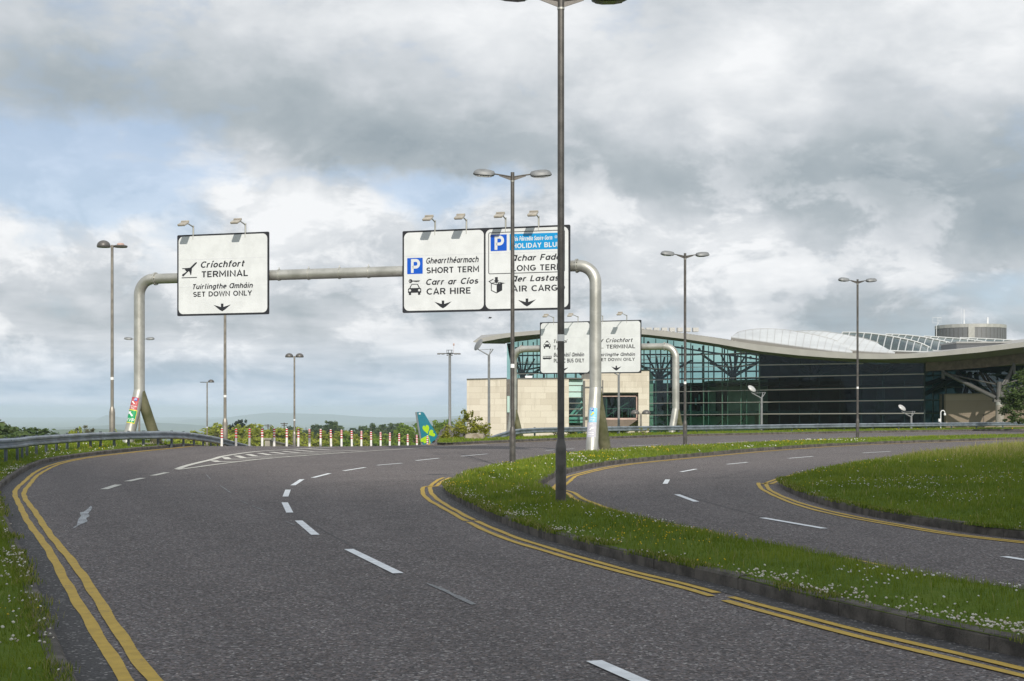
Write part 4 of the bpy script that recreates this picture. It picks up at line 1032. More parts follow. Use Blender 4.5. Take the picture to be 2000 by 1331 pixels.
ZB = (zat(539.4, on_gantry(330))+zat(525, on_gantry(1122)))/2
RAD = .215
gl_flr = lambda px: (on_gantry(px)-GL_).length
gantry('sign_gantry', 'near grey tubular gantry spanning the road with stickers on both its splayed legs', GL_, GR, ZB, .30, .17, 2.45, RAD, .64,
       [gl_flr(304), gl_flr(1127)],
       [('sticker', 'red sticker with a white arrow', 1.40, 1.90, 1.7, .0, M_STICKR, art_red), ('sticker', 'green sticker with a yellow border reading RVP', .84, 1.39, 2.0, .0, M_STICKG, art_green)],
       [('sticker', 'pale blue torn sticker', 1.05, 1.58, 1.35, .1, M_STICKC, art_blue), ('sticker', 'faded lilac sticker', .50, 1.05, 1.7, -.05, M_STICKL, art_lilac)], [gl_flr(p) for p in (545, 603, 663, 720)], (1., .12))

# gantry two, farther on, standing on the lower road behind the guardrail
G2R = Vector(((1320-1000)/F*95, 95, 0)); G2L = Vector(((1003-1000)/F*99.6, 99.6, 0)); s_d = (G2R-G2L).normalized(); s_n = Vector((s_d.y, -s_d.x, 0))
def on_g2(px, f=.45):
    u = (px-1000)/F; o = G2L+s_n*f; s = (o.x-u*o.y)/(u*s_d.y-s_d.x); return o+s_d*s
def draw_taxi(f, i, W, Ht):
    X, Z = mapper(W, Ht, 125, 1846, 183, 122, 1062, 1025)
    if i == 0:
        car_front(f, X, Z, 185, 316, 494, 628, True)
        q = lambda pts: [(X(a), Z(250, b)) for a, b in pts]
        f.poly(M_BLACK, q([(177, 757), (325, 753), (329, 760), (329, 800), (300, 806), (200, 808), (177, 806)]))
        for x0 in (186, 214, 242, 270, 298): f.poly(M_SIGN, q([(x0, 764), (x0+22, 763.5), (x0+22, 780), (x0, 781)]), .0075)
        for c in (212, 290): f.poly(M_BLACK, q(arc(c, 806, 10, 8, 0, 360, 12)[:-1]), .008)
        put(f, M_BLACK, 'Tacsaí', X, Z, 362, 611, 474, 532, True); put(f, M_BLACK, 'TAXI', X, Z, 360, 550, 577, 645)
        put(f, M_BLACK, 'Bus Poiblí Qmháin', X, Z, 366, 890, 700, 766, True); put(f, M_BLACK, 'PUBLIC BUS ONLY', X, Z, 368, 890, 800, 867)
        f.poly(M_BLACK, [(X(530)+p[0]*X(125+92), Z(530, 1010)+p[1]*(Z(530, 932)-Z(530, 1010))) for p in ARROW])
    else:
        f.poly(M_BLACK, [(X(1098)+p[0]*(X(1218)-X(1098)), Z(1160, 590)+p[1]*(Z(1160, 452)-Z(1160, 590))) for p in PLANE])
        f.poly(M_BLACK, [(X(1096), Z(1160, 616)), (X(1220), Z(1160, 614)), (X(1220), Z(1160, 606)), (X(1096), Z(1160, 608))])
        put(f, M_BLACK, 'Críochfort', X, Z, 1258, 1712, 446, 512, True); put(f, M_BLACK, 'TERMINAL', X, Z, 1260, 1752, 553, 618)
        put(f, M_BLACK, 'Tuirlingthe Qmháin', X, Z, 1118, 1744, 694, 750, True); put(f, M_BLACK, 'SET DOWN ONLY', X, Z, 1136, 1742, 781, 833)
        f.poly(M_BLACK, [(X(1432)+p[0]*X(125+88), Z(1432, 990)+p[1]*(Z(1432, 906)-Z(1432, 990))) for p in ARROW])
a, b = on_g2(1054.5), on_g2(1252.5); zb = (zat(732, a)+zat(728, b))/2; zt = (zat(631, a)+zat(624, b))/2; a.z = b.z = zb
W3 = (b-a).length
board('road_sign', 'white two-panel sign with taxi and PUBLIC BUS ONLY on the far gantry', 'road sign', a, b, W3, zt-zb, 2, draw_taxi, [W3*.138, W3*.382, W3*.625, W3*.86], 1.35, 'lane signs hung from the gantries')
ZB2 = (zat(682, on_g2(1030))+zat(676, on_g2(1290)))/2
gantry('sign_gantry', 'farther grey tubular gantry standing behind the guardrail in front of the glass building', G2L, G2R, ZB2, -.9, -.9, ZB2-4.2, .24, .8, [(on_g2(1018, 0)-G2L).length, (on_g2(1298, 0)-G2L).length], [], [], [], (.8, 1.2))

# ---------------------------------------------------------------- lamp posts
def lamp_flat(label, px, py_base, py_top, z0=.15, D=None, head_rz=0., base=True, mat_=None, r=.058, sticker_z=None, group='twin-headed street lamps'):
    mat_ = mat_ or M_BRONZE
    if D is None: D = (EYE-z0)*F/(py_base-HOR)
    x = (px-1000)/F*D; z0 = EYE+(HOR-py_base)/F*D; hgt = (py_base-py_top)/F*D
    t = thing('street_lamp', label, 'street lamp', (x, D, z0), head_rz, group); L = mat_of(t)
    mb = MB(); mb.lathe([(r*1.0, .9), (r*.98, hgt*.45), (r*.93, hgt)], 18, xf=L); mb.build('pole', mat_, t, smooth=40)
    mb = MB(); mb.lathe([(r*1.52, -.3), (r*1.52, .90), (r*1.42, .96), (r*1.06, 1.06), (r*.9, 1.06)], 20, xf=L); bs = mb.build('base_sleeve', mat_, t, smooth=40)
    mb = MB(); mb.box((0, -r*1.53, .45), (r*1.1, .012, .42), xf=L, bev=.004); mb.build('door', mat_, bs)
    mb = MB(); mb.lathe([(r*1.04, hgt-.27), (r*1.04, hgt-.24)], 18, xf=L); mb.build('collar', M_GALV, t, smooth=40)
    if sticker_z:
        mb = MB(); mb.lathe([(r*1.015, sticker_z-.055), (r*1.015, sticker_z+.055)], 18, xf=L, cap=False); mb.build('sticker', M_STICKW, t, smooth=60)
    for s in (-1, 1):
        X = L @ Matrix.Translation((0, 0, hgt-.13)) @ Matrix.Rotation(0 if s > 0 else math.pi, 4, 'Z')
        mb = MB(); mb.tube([(0, 0, 0), (.27, 0, .045), (.56, 0, .085)], .020, 8, xf=X)
        mb.prism([(r*.8, -.10), (.38, .02), (.38, .045), (r*.8, .02)], -.008, .008, xf=X); arm = mb.build('bracket_arm', mat_, t, smooth=40)
        # flat leaf-shaped head
        hb = MB(); rows = []
        for i, (xx, hw, zt, zb_) in enumerate([(.50, .055, .115, .06), (.53, .11, .16, .015), (.62, .155, .185, -.005), (.78, .175, .21, .0), (.95, .165, .215, .015), (1.05, .13, .185, .03), (1.10, .075, .13, .05), (1.115, .03, .095, .07)]):
            rows.append([(xx, -hw, zb_+.02), (xx, -hw, zb_+.5*(zt-zb_)), (xx, -hw*.55, zt-.01), (xx, 0, zt), (xx, hw*.55, zt-.01), (xx, hw, zb_+.5*(zt-zb_)), (xx, hw, zb_+.02), (xx, 0, zb_), (xx, -hw, zb_+.02)])
        k0 = len(hb.v); hb.grid(rows); hb.add(rows[0][:-1], [tuple(range(8))]); hb.add(rows[-1][:-1], [tuple(reversed(range(8)))])
        hb.v = [X @ v for v in hb.v]; hd = hb.build('lamp_head', M_HEAD, arm, smooth=50)
        lb = MB(); lb.grid([[(xx, -hw*.78, zb_-.004), (xx, hw*.78, zb_-.004)] for xx, hw, zb_ in ((.58, .12, .008), (.70, .15, -.002), (.9, .15, .008), (1.03, .12, .028))]); lb.v = [X @ v for v in lb.v]; lb.build('lens', M_LENS, hd)
        if s < 0:
            lb = MB()
            for k in range(5): lb.box((.66+k*.07, .10, -.006+k*.004), (.045, .05, .012), xf=X)
            lb.build('led_cluster', M_LED, hd)
    return t
lamp_flat('nearest and tallest brown lamp post, on the grass island, crossing the HOLIDAY BLUE panel', 1095.5, 985, -13, sticker_z=2.72, head_rz=R(6))
lamp_flat('brown twin-headed lamp post on the island tip, crossing the wide parking sign', 1001, 907, 337, sticker_z=2.78, head_rz=R(4))
lamp_flat('brown twin-headed lamp post just right of the far gantry leg', 1338, 870, 495, sticker_z=2.7, head_rz=R(14))
lamp_flat('brown twin-headed lamp post in front of the dark glass wall, farthest along the grass island', 1675, 857, 546, sticker_z=2.7, head_rz=R(14))
lamp_flat('thin grey twin-headed lamp whose pole is hidden behind the left leg of the near gantry', 272, 880, 661, D=105, head_rz=R(3), mat_=M_POLEG, r=.07)

def lamp_dome(label, px, py_base, py_top, D, kinds, r=.07, mat_=None, rz=0., rd=.30, sticker_=True):
    """kinds: for each side 'dome', 'bare' (dome lost, lamp showing), 'flat'"""
    mat_ = mat_ or M_POLEG; x = (px-1000)/F*D; z0 = EYE+(HOR-py_base)/F*D; hgt = (py_base-py_top)/F*D
    t = thing('street_lamp', label, 'street lamp', (x, D, z0), rz, 'grey dome lamps beside the exit road'); L = mat_of(t)
    mb = MB(); mb.lathe([(r, .8), (r*.8, hgt)], 14, xf=L); mb.build('pole', mat_, t, smooth=40)
    mb = MB(); mb.lathe([(r*1.7, -1.), (r*1.7, 1.5), (r*1.5, 1.62), (r*1.0, 1.75)], 16, xf=L); mb.build('base_sleeve', mat_, t, smooth=40)
    if sticker_: mb = MB(); mb.lathe([(r*1.02, hgt*.33), (r*1.02, hgt*.33+.12)], 14, xf=L, cap=False); mb.build('sticker', M_STICKW, t, smooth=60)
    for s, kd in zip((-1, 1), kinds):
        X = L @ Matrix.Translation((0, 0, hgt-.08)) @ Matrix.Rotation(0 if s > 0 else math.pi, 4, 'Z')
        mb = MB(); mb.tube([(0, 0, 0), (rd*1.9, 0, 0)], .025, 8, xf=X); arm = mb.build('bracket_arm', mat_, t, smooth=40)
        C = X @ Matrix.Translation((rd*1.25, 0, .02))
        mb = MB(); mb.lathe([(rd*.2, -.05), (rd*.95, -.045), (rd, 0.), (rd, .025), (rd*.9, .04), (rd*.2, .045)], 22, xf=C); dish = mb.build('lamp_tray', M_DOME, arm, smooth=40)
        if kd == 'dome': mb = MB(); mb.lathe([(rd*.97*math.cos(R(a_)), .03+rd*.80*math.sin(R(a_))) for a_ in range(0, 91, 10)], 22, xf=C); mb.build('dome', M_DOME, dish, smooth=40)
        elif kd == 'bare': mb = MB(); mb.lathe([(rd*.55, .04), (rd*.55, .09), (rd*.4, .14), (rd*.1, .15)], 18, xf=C); mb.build('lamp_bowl', M_PINK, dish, smooth=40)
    return t
lamp_dome('grey lamp left of the gantry with one dome and one bare pinkish bowl', 219, 872, 479, 63, ('dome', 'bare'), .075)
lamp_dome('grey pole with its head hidden behind the left overhead sign, beside the first striped bollard', 439.5, 880, 566, 78, ('dome', 'dome'), .085)
lamp_dome('small distant grey lamp left of that bare pole, single dome on its right arm', 404.5, 880, 746, 190, ('flat', 'dome'), .1, rd=.42)
lamp_dome('mid-distance grey twin-dome lamp standing over the middle bollards', 575, 884, 696, 120, ('dome', 'dome'), .085, rd=.35)
lamp_dome('little twin-dome lamp beside the balcony window of the limestone block', 1251.5, 850, 807, 112, ('dome', 'dome'), .05, rd=.35, sticker_=False)

def lamp_mirror(label, px, py_base, py_v, D, k=1., rot=0., flip=True):
    x = (px-1000)/F*D; z0 = EYE+(HOR-py_base)/F*D; hgt = (py_base-py_v)/F*D
    t = thing('uplight_lamp', label, 'lamp post', (x, D, z0), rot, 'lamp posts with tilted reflector dishes'); L = mat_of(t)
    mb = MB(); mb.lathe([(.095*k, -1.5), (.085*k, hgt-.42*k)], 16, xf=L); mb.build('pole', M_HEAD, t, smooth=40)
    mb = MB(); z = hgt-.45*k
    mb.tube([(0, 0, z), (-.78*k, 0, hgt-.02)], [.05*k, .03*k], 8, xf=L); mb.tube([(0, 0, z), (.30*k, 0, hgt)], .035*k, 8, xf=L); mb.tube([(-.62*k, 0, hgt-.06*k), (.30*k, 0, hgt)], .018*k, 6, xf=L); mb.tube([(0, 0, z), (.12*k, .1, hgt+.02)], .03*k, 6, xf=L)
    arm = mb.build('forked_bracket', M_HEAD, t, smooth=40)
    X = L @ Matrix.Translation((-.74*k, 0, hgt+.30*k)) @ (Matrix.Rotation(R(34), 4, 'Y') @ Matrix.Rotation(R(50), 4, 'X') @ Matrix.Diagonal((.74, .52, .8, 1.)) if flip else Matrix.Rotation(R(-58), 4, 'Y') @ Matrix.Rotation(R(25), 4, 'X'))
    mb = MB(); mb.lathe([(.05*k, .12*k), (.30*k, .09*k), (.44*k, .03*k), (.47*k, 0), (.44*k, -.02*k), (.25*k, .04*k), (.04*k, .06*k)], 22, xf=X); mb.build('reflector_dish', M_DISH if flip else M_HEAD, arm, smooth=40)
    return t
lamp_mirror('tall reflector-dish lamp in front of the left limestone block', 955, 856, 682, 100, 1., 0., False)
lamp_mirror('reflector-dish lamp rising in front of the far overhead sign and the balcony window', 1208.5, 852, 722, 104.5, .98)
lamp_mirror('short reflector-dish lamp where the clear glass wall turns dark', 1487.5, 848, 767, 106.5, .98)
lamp_mirror('shortest reflector-dish lamp near the right end of the dark glass wall', 1780, 845, 804, 112, .98)

# high mast with a ring of floodlights
D = 150; t = thing('floodlight_mast', 'tall grey apron floodlight mast rising behind the bush and the aircraft tail', 'light mast', ((878.5-1000)/F*D, D, -9)); L = mat_of(t); hm = EYE+(HOR-690)/F*D+9
mb = MB(); mb.lathe([(.24, 0), (.21, hm*.55), (.15, hm*.56), (.13, hm)], 16, xf=L); mb.build('mast', M_HEAD, t, smooth=40)
mb = MB(); mb.lathe([(.35, hm-.05), (.35, hm+.02)], 14, xf=L); mb.tube([(-1.15, 0, hm-.05), (1.0, 0, hm-.05)], .05, 6, xf=L)
for k in range(6): a_ = k*math.pi/3; mb.tube([(.33*math.cos(a_), .33*math.sin(a_), hm), (.33*math.cos(a_), .33*math.sin(a_), hm+.33)], .02, 5, xf=L)
mb.lathe([(.34, hm+.30), (.34, hm+.33)], 12, xf=L); hdm = mb.build('head_frame', M_STEEL, t)
for xx in (-1.15, -.72, .62, .98, -.25, .22):
    mb = MB(); mb.box((xx, -.15, hm-.09 if abs(xx) > .3 else hm-.22), (.34 if abs(xx) > .3 else .16, .3, .13), xf=L @ Matrix.Rotation(0, 4, 'X'), bev=.03); mb.build('floodlight', M_DOME, hdm)
mb = MB(); mb.tube([(.42, 0, hm), (.42, 0, hm+.85)], .015, 5, xf=L); mb.lathe([(.02, hm+.75), (.08, hm+.82), (.08, hm+.98), (.02, hm+1.05)], 8, xf=L @ Matrix.Translation((.42, 0, 0))); mb.build('obstruction_lamp', M_PINK, hdm)

# ---------------------------------------------------------------- terminal building
def Yg(px): return 150-16*(px-1268)/538.
def W_(px, py, dy=0.): return P(px, py, Yg(px)+dy)
TB_ = thing('terminal_building', 'airport terminal with a wave roof, teal and dark glass walls and limestone blocks', 'building', (12, 150, -4))
def wall_px(pts, Y, th, name, mat, parent=TB_, zb=None):
    """a wall outlined in the photograph at distance Y(px), th metres thick going back"""
    f = []; b = []
    for q in pts:
        y = Y(q[0]) if callable(Y) else Y; p = P(q[0], q[1], y)
        f.append(p); b.append(Vector((p.x, p.y+th, p.z)))
    n = len(f); mb = MB(); mb.add(f+b, [tuple(reversed(range(n))), tuple(range(n, 2*n))]+[(i, (i+1) % n, (i+1) % n+n, i+n) for i in range(n)])
    return mb.build(name, mat, parent)
# glass roofline: top edge of the glass
GTOP = [(990, 671), (1006, 668), (1054, 662), (1100, 658.5), (1180, 656.5), (1260, 659), (1336, 668), (1412, 680), (1485, 692), (1560, 700.5), (1664, 708), (1720, 709.8), (1808, 710)]
def gtop(px): return float(np.interp(px, [a for a, b in GTOP], [b for a, b in GTOP]))
YB = lambda px: HOR+(EYE+4.2)/Yg(px)*F
cl = [990]+list(range(1000, 1484, 22))+[1484]
mb = MB(); mb.grid([[W_(x, gtop(x)) for x in cl], [W_(x, YB(x)) for x in cl]]); mb.build('clear_glass_wall', M_GLA, TB_)
cd = [1484.5]+list(range(1500, 1806, 25))+[1807]
mb = MB(); mb.grid([[W_(x, gtop(x)) for x in cd], [W_(x, YB(x)) for x in cd]]); mb.build('dark_glass_wall', M_GLD, TB_)
# glazing bars
def hbar(rows, x0, x1, name, mat, r=.05, dy=-.06):
    for (ya, yb) in rows:
        mb = MB(); pts = []
        for k in range(9):
            x = x0+(x1-x0)*k/8; y = ya+(yb-ya)*k/8
            if y > gtop(x)+1.: pts.append(W_(x, y, dy))
        for p, q in zip(pts[:-1], pts[1:]):
            mb.add([p+Vector((0, -.06, -r)), q+Vector((0, -.06, -r)), q+Vector((0, -.06, r)), p+Vector((0, -.06, r)), p+Vector((0, .05, -r)), q+Vector((0, .05, -r)), q+Vector((0, .05, r)), p+Vector((0, .05, r))], [(0, 1, 2, 3), (3, 2, 6, 7), (0, 4, 5, 1), (4, 7, 6, 5)])
        if mb.v: mb.build(name, mat, TB_)
hbar([(698.5, 688), (720.7, 713.5), (743, 737), (766.5, 762.5), (788.2, 785.8), (811.3, 809), (834, 833)], 1268, 1484, 'glazing_transom', M_MULL, .028)
hbar([(713.5, 708.5), (737, 730.8), (762.5, 756.2), (785.8, 781.8), (809, 807.6), (833, 832)], 1484.5, 1807, 'glazing_transom', M_MULL, .045)
hbar([(708.5, 703), (731, 726.5)], 1000, 1268, 'glazing_transom', M_MULL, .028)
def vbars(xs_, name, mat, w=.06, dep=.12, top=None, tilt=0.):
    for x in xs_:
        mb = MB(); a = W_(x+tilt, gtop(x)+.5); b = W_(x, YB(x))
        mb.add([a+Vector((-w, .02, 0)), a+Vector((w, .02, 0)), b+Vector((w, .02, 0)), b+Vector((-w, .02, 0)), a+Vector((-w, dep, 0)), a+Vector((w, dep, 0)), b+Vector((w, dep, 0)), b+Vector((-w, dep, 0))], [(0, 3, 2, 1), (0, 4, 7, 3), (1, 2, 6, 5), (4, 5, 6, 7)]); mb.build(name, mat, TB_)
vbars([1012, 1031, 1049, 1068, 1087, 1106, 1125, 1144, 1163, 1182, 1201, 1220, 1239, 1258, 1304, 1340, 1374.5, 1411, 1447.5, 1483.5], 'glazing_mullion', M_MULLG, .05, .25)
vbars([1281, 1316, 1349.5, 1384, 1421.5, 1458.5], 'glazing_mullion', M_MULLG, .035, .18)
vbars([1523, 1562, 1601, 1641, 1682.5, 1724.5, 1767], 'glazing_mullion', M_DARKW, .035, .1)
wall_px([(990, 671), (1000, 671), (1003, 700), (1003, 746), (998, 746), (996, 704)], lambda p: Yg(p)-.3, .6, 'corner_post', M_DARKI)
# back wall of glazing with its lines, and the interior seen through the glass
YBk = lambda px: Yg(px)+38
mb = MB(); xb = np.linspace(1000, 1540, 27)
for i, x in enumerate(xb):
    a = P(x, 668+.02*(x-1000), YBk(x)); b = P(x, 770, YBk(x)); w = .07 if i % 3 else .14
    mb.add([a+Vector((-w, 0, 0)), a+Vector((w, 0, 0)), b+Vector((w, 0, 0)), b+Vector((-w, 0, 0)), a+Vector((-w, .3, 0)), a+Vector((w, .3, 0)), b+Vector((w, .3, 0)), b+Vector((-w, .3, 0))], [(0, 3, 2, 1), (0, 4, 7, 3), (1, 2, 6, 5), (4, 5, 6, 7)])
for y in (694, 711, 728, 742):
    a = P(1000, y+1, YBk(1000)); b = P(1540, y-3, YBk(1540)); mb.tube([a, b], .10, 4)
mb.build('rear_glazing_frame', M_STEELG, TB_)
# roof trusses inside
mb = MB()
for k in range(5):
    x = 1066+k*100; 
    for dy, sx in ((9, 0), (20, 9)):
        c = W_(x+sx, gtop(min(x+sx, 1800))+10, dy); mb.tube([W_(x+sx-60, gtop(max(x+sx-60, 990))+12, dy), W_(x+sx+60, gtop(min(x+sx+60, 1800))+12, dy)], .10, 6)
    mb.tube([W_(x, gtop(x)+11, 3), W_(x, gtop(x)+9, 34)], .16, 6)
mb.build('roof_truss', M_STEELG, TB_, smooth=40)
def tree_column(px, py, dy, s=1., m=M_STEELG, base=None):
    mb = MB(); c = W_(px, py, dy); foot = W_(px, YB(px)-20, dy) if base is None else base; foot = Vector((c.x, c.y, -4)) if base is None else base
    mb.tube([foot, c], .42*s, 12)
    for dx, yy, dd, r in ((-62, -46, -4, .30), (62, -36, -4, .30), (-24, -46, 6, .22), (24, -40, 6, .22), (-6, -44, -5, .24), (10, -42, -5, .24)):
        e = W_(max(px+dx*s, 1004), min(max(py+yy*s, gtop(min(max(px+dx*s, 990), 1807))+6), py-10), dy+dd); mb.tube([c, e], [r*s*.6, r*s*.42], 8)
    mb.tube([W_(max(px-44*s, 1003), py-26*s, dy-3), W_(px, py-18*s, dy), W_(px+44*s, py-26*s, dy-3)], .10, 6)
    return mb.build('tree_column', m, TB_, smooth=40)
tree_column(1288, 741, 9); tree_column(1431, 737, 9); tree_column(1150, 742, 9); tree_column(1020, 742, 12); tree_column(1590, 735, 7); tree_column(1720, 733, 7)
# floors, ceilings, dark rooms
mb = MB()
for (za_, th_, d0, d1) in ((751, 3, 2, 38), (806, 3, 1.2, 30)):
    a0, a1 = W_(1268, za_, 0), W_(1484, za_-4, 0)
    p0 = W_(996, za_+2, d0); p1 = W_(1806, za_-9, d0); zc = (p0.z+p1.z)/2
    mb.add([(p0.x, p0.y, zc), (p1.x, p1.y, zc), (p1.x, p1.y+d1, zc), (p0.x, p0.y+d1, zc), (p0.x, p0.y, zc-.35), (p1.x, p1.y, zc-.35), (p1.x, p1.y+d1, zc-.35), (p0.x, p0.y+d1, zc-.35)], [(0, 1, 2, 3), (7, 6, 5, 4), (0, 4, 5, 1), (1, 5, 6, 2), (2, 6, 7, 3), (3, 7, 4, 0)])
mb.build('floor_slab', M_DARKI, TB_)
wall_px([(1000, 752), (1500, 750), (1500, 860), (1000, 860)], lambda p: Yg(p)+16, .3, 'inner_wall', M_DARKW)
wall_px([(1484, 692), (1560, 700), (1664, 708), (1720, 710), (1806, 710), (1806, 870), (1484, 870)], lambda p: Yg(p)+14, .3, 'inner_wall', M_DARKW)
wall_px([(1386, 744), (1500, 741), (1500, 860), (1386, 860)], lambda p: Yg(p)+4, 6, 'inner_block', M_INTB)
wall_px([(1398, 764), (1421, 763), (1421, 822), (1398, 822)], lambda p: Yg(p)+3.9, .08, 'inner_window', M_DARKI)
wall_px([(1280, 744), (1288, 744), (1288, 752), (1280, 752)], lambda p: Yg(p)+6, 1, 'inner_plinth', M_DARKI)
# furniture-like clutter and columns in the lower hall, pale lobby strip at the bottom
mb = MB()
for k in range(46):
    x = random.uniform(1275, 1384); y0_ = random.uniform(775, 800); p = W_(x, y0_, random.uniform(6, 14)); h = random.uniform(.5, 1.7); mb.box((p.x, p.y, p.z), (random.uniform(.1, .5), .3, h))
for x in (1300, 1318, 1342, 1361, 1376): a = W_(x, 756, 7); mb.tube([a, Vector((a.x, a.y, -4))], .12, 8)
mb.build('hall_furniture', M_STEELG, TB_)
mb = MB()
for k in range(16): x = random.uniform(1276, 1384); p = W_(x, random.uniform(770, 800), random.uniform(3, 6)); mb.box(p, (random.uniform(.08, .22), .1, random.uniform(.3, .9)))
mb.build('hall_lit_panels', M_LITE, TB_)
wall_px([(1270, 815), (1474, 813), (1474, 860), (1270, 860)], lambda p: Yg(p)+3, .2, 'lobby_wall', M_GLO)
wall_px([(1268.5, 724), (1276, 735), (1276, 850), (1268.5, 850)], lambda p: Yg(p)+.4, 3, 'stone_return', M_STONE)
mb = MB()
for x in (1290, 1330, 1400, 1440): mb.tube([W_(x, 832, 2), W_(x+14, 817, 2)], .1, 6)
mb.build('lobby_brace', M_STEELG, TB_)

# roof: front edge curve, back edge, soffits
FT = [(924, 667.5), (930, 664.5), (941, 661), (959, 656.8), (978, 652.8), (998, 650), (1052, 645.4), (1100, 642), (1180, 640.2), (1260, 643.8), (1300, 647.5), (1336, 652), (1400, 661.2), (1484, 674), (1560, 682.2), (1620, 687.5), (1664, 690.2), (1720, 691.6), (1760, 691.8), (1800, 690), (1837, 687), (1915, 678), (2000, 668.5), (2090, 656), (2200, 640)]
FB = [(924, 668.5), (930, 669.5), (941, 668), (959, 665), (978, 661.5), (998, 658.3), (1052, 653.2), (1100, 650), (1180, 648.6), (1260, 653.6), (1300, 658), (1336, 662.4), (1400, 672), (1484, 686.5), (1560, 694.5), (1620, 699), (1664, 701), (1720, 701.8), (1760, 700.8), (1800, 698.6), (1837, 695.6), (1915, 688.5), (2000, 678), (2090, 664.5), (2200, 648)]
ip = lambda T, x: float(np.interp(x, [a for a, b in T], [b for a, b in T]))
xr = [924, 927, 930, 935, 941, 950]+list(np.linspace(959, 2200, 90))
Yf = lambda px: Yg(px)-6
mb = MB(); mb.grid([[P(x, ip(FT, x), Yf(x)) for x in xr], [P(x, ip(FB, x), Yf(x)) for x in xr]]); mb.build('roof_fascia', M_FASC, TB_, smooth=60)
BK = [(924, 13.0), (990, 13.2), (1100, 13.3), (1180, 13.3), (1260, 13.0), (1300, 12.8), (1400, 12.4), (1430, 12.2), (1560, 9.9), (1700, 8.3), (1915, 8.6), (2000, 8.6), (2200, 9.5)]
def back_pt(x, dy=62):
    f = P(x, ip(FT, x), Yf(x)); return Vector((f.x*1.10, f.y+dy, max(ip(BK, x), f.z+.2)))
mb = MB(); mb.grid([[P(x, ip(FT, x), Yf(x)) for x in xr], [P(x, ip(FT, x), Yf(x)).lerp(back_pt(x), .5) for x in xr], [back_pt(x) for x in xr]]); mb.build('roof_deck', M_ROOF, TB_, smooth=60)
seam = MB()
for x in np.linspace(1180, 1440, 40): a = P(x, ip(FT, x), Yf(x)); b = back_pt(x); seam.tube([a.lerp(b, .02)+Vector((0, 0, .04)), a.lerp(b, .9)+Vector((0, 0, .05))], .05, 4)
seam.build('roof_seams', M_FASC, TB_)
pl = MB(); p = back_pt(1340).lerp(P(1340, ip(FT, 1340), Yf(1340)), .35)
for k in range(9): pl.box((p.x-3+k*1.0, p.y, p.z+.45), (.7, 1, .5))
pl.build('roof_plant_boxes', M_DRUMT, TB_)
xs2 = [x for x in xr if 985 <= x <= 1808]+[1809]
mb = MB(); mb.grid([[P(x, ip(FB, x), Yf(x)) for x in xs2], [W_(x, gtop(x), .1) for x in xs2]]); mb.build('roof_soffit', M_SOFG, TB_, smooth=60)
xs3 = [x for x in xr if x <= 990]
mb = MB(); mb.grid([[P(x, ip(FB, x), Yf(x)) for x in xs3], [P(max(x, 938+(x-924)*.75), 672-(ip(FB, x)-661)*.05 if x > 931 else ip(FB, x), Yg(x)+2) for x in xs3]]); mb.build('roof_soffit', M_SOFG, TB_, smooth=60)
# under the right wing: grey soffit, timber beam, dark recess
xs4 = [1808]+[x for x in xr if x > 1808]
lo = lambda x: float(np.interp(x, [1806, 1850, 1920, 2000, 2200], [708, 706.5, 700, 690, 662]))
mb = MB(); mb.grid([[P(x, ip(FB, x), Yf(x)) for x in xs4], [P(x, lo(x), Yf(x)+3.5) for x in xs4]]); mb.build('roof_soffit', M_SOFG, TB_, smooth=60)
bt = lambda x: float(np.interp(x, [1806, 1850, 1920, 2000, 2200], [725.5, 723.5, 718.5, 710, 690]))
mb = MB(); mb.grid([[P(x, lo(x), Yf(x)+3.5) for x in xs4], [P(x, bt(x), Yf(x)+3.5) for x in xs4], [P(x, bt(x), Yf(x)+4.4) for x in xs4]]); mb.build('edge_beam', M_BEAM, TB_, smooth=30)
mb = MB(); mb.grid([[P(x, bt(x)-8, Yf(x)+4.0) for x in xs4], [P(x, bt(x)+6, Yf(x)+26) for x in xs4]]); mb.build('roof_soffit', M_SOFF, TB_, smooth=60)
# recessed glass behind the canopy
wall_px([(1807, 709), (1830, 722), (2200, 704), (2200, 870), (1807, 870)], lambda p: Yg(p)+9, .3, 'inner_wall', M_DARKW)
mb = MB(); mb.grid([[W_(x, 728-(x-1808)*.04, 5) for x in (1808, 1850, 1900, 2000, 2200)], [W_(x, 850, 5) for x in (1808, 1850, 1900, 2000, 2200)]]); mb.build('entrance_glass', M_GLB, TB_)
mb = MB()
for y in (733, 756.5, 781.5, 807.5): mb.tube([W_(1808, y, 4.9), W_(1848 if y > 760 else 2100, y-.5, 4.9)], .05, 4)
for x in (1822, 1847): mb.tube([W_(x, 726, 4.9), W_(x, 850, 4.9)], .05, 4)
mb.build('glazing_transom', M_MULLG, TB_)
wall_px([(1843, 770), (1849, 770), (1849, 850), (1843, 850)], lambda p: Yg(p)+1, .5, 'corner_post', M_DARKI)
wall_px([(1847.5, 770), (2200, 764), (2200, 870), (1847.5, 870)], lambda p: Yg(p)+.5, 2, 'stone_wall', M_STONEB)
wall_px([(1847, 769), (2200, 763), (2200, 764.2), (1847, 770.3)], lambda p: Yg(p)+.3, 2.2, 'wall_coping', M_STEEL)
wall_px([(1806, 710), (1816, 711), (1814, 728), (1808, 732), (1807, 850), (1805, 850)], lambda p: Yg(p)-.2, .8, 'corner_post', M_DARKI)
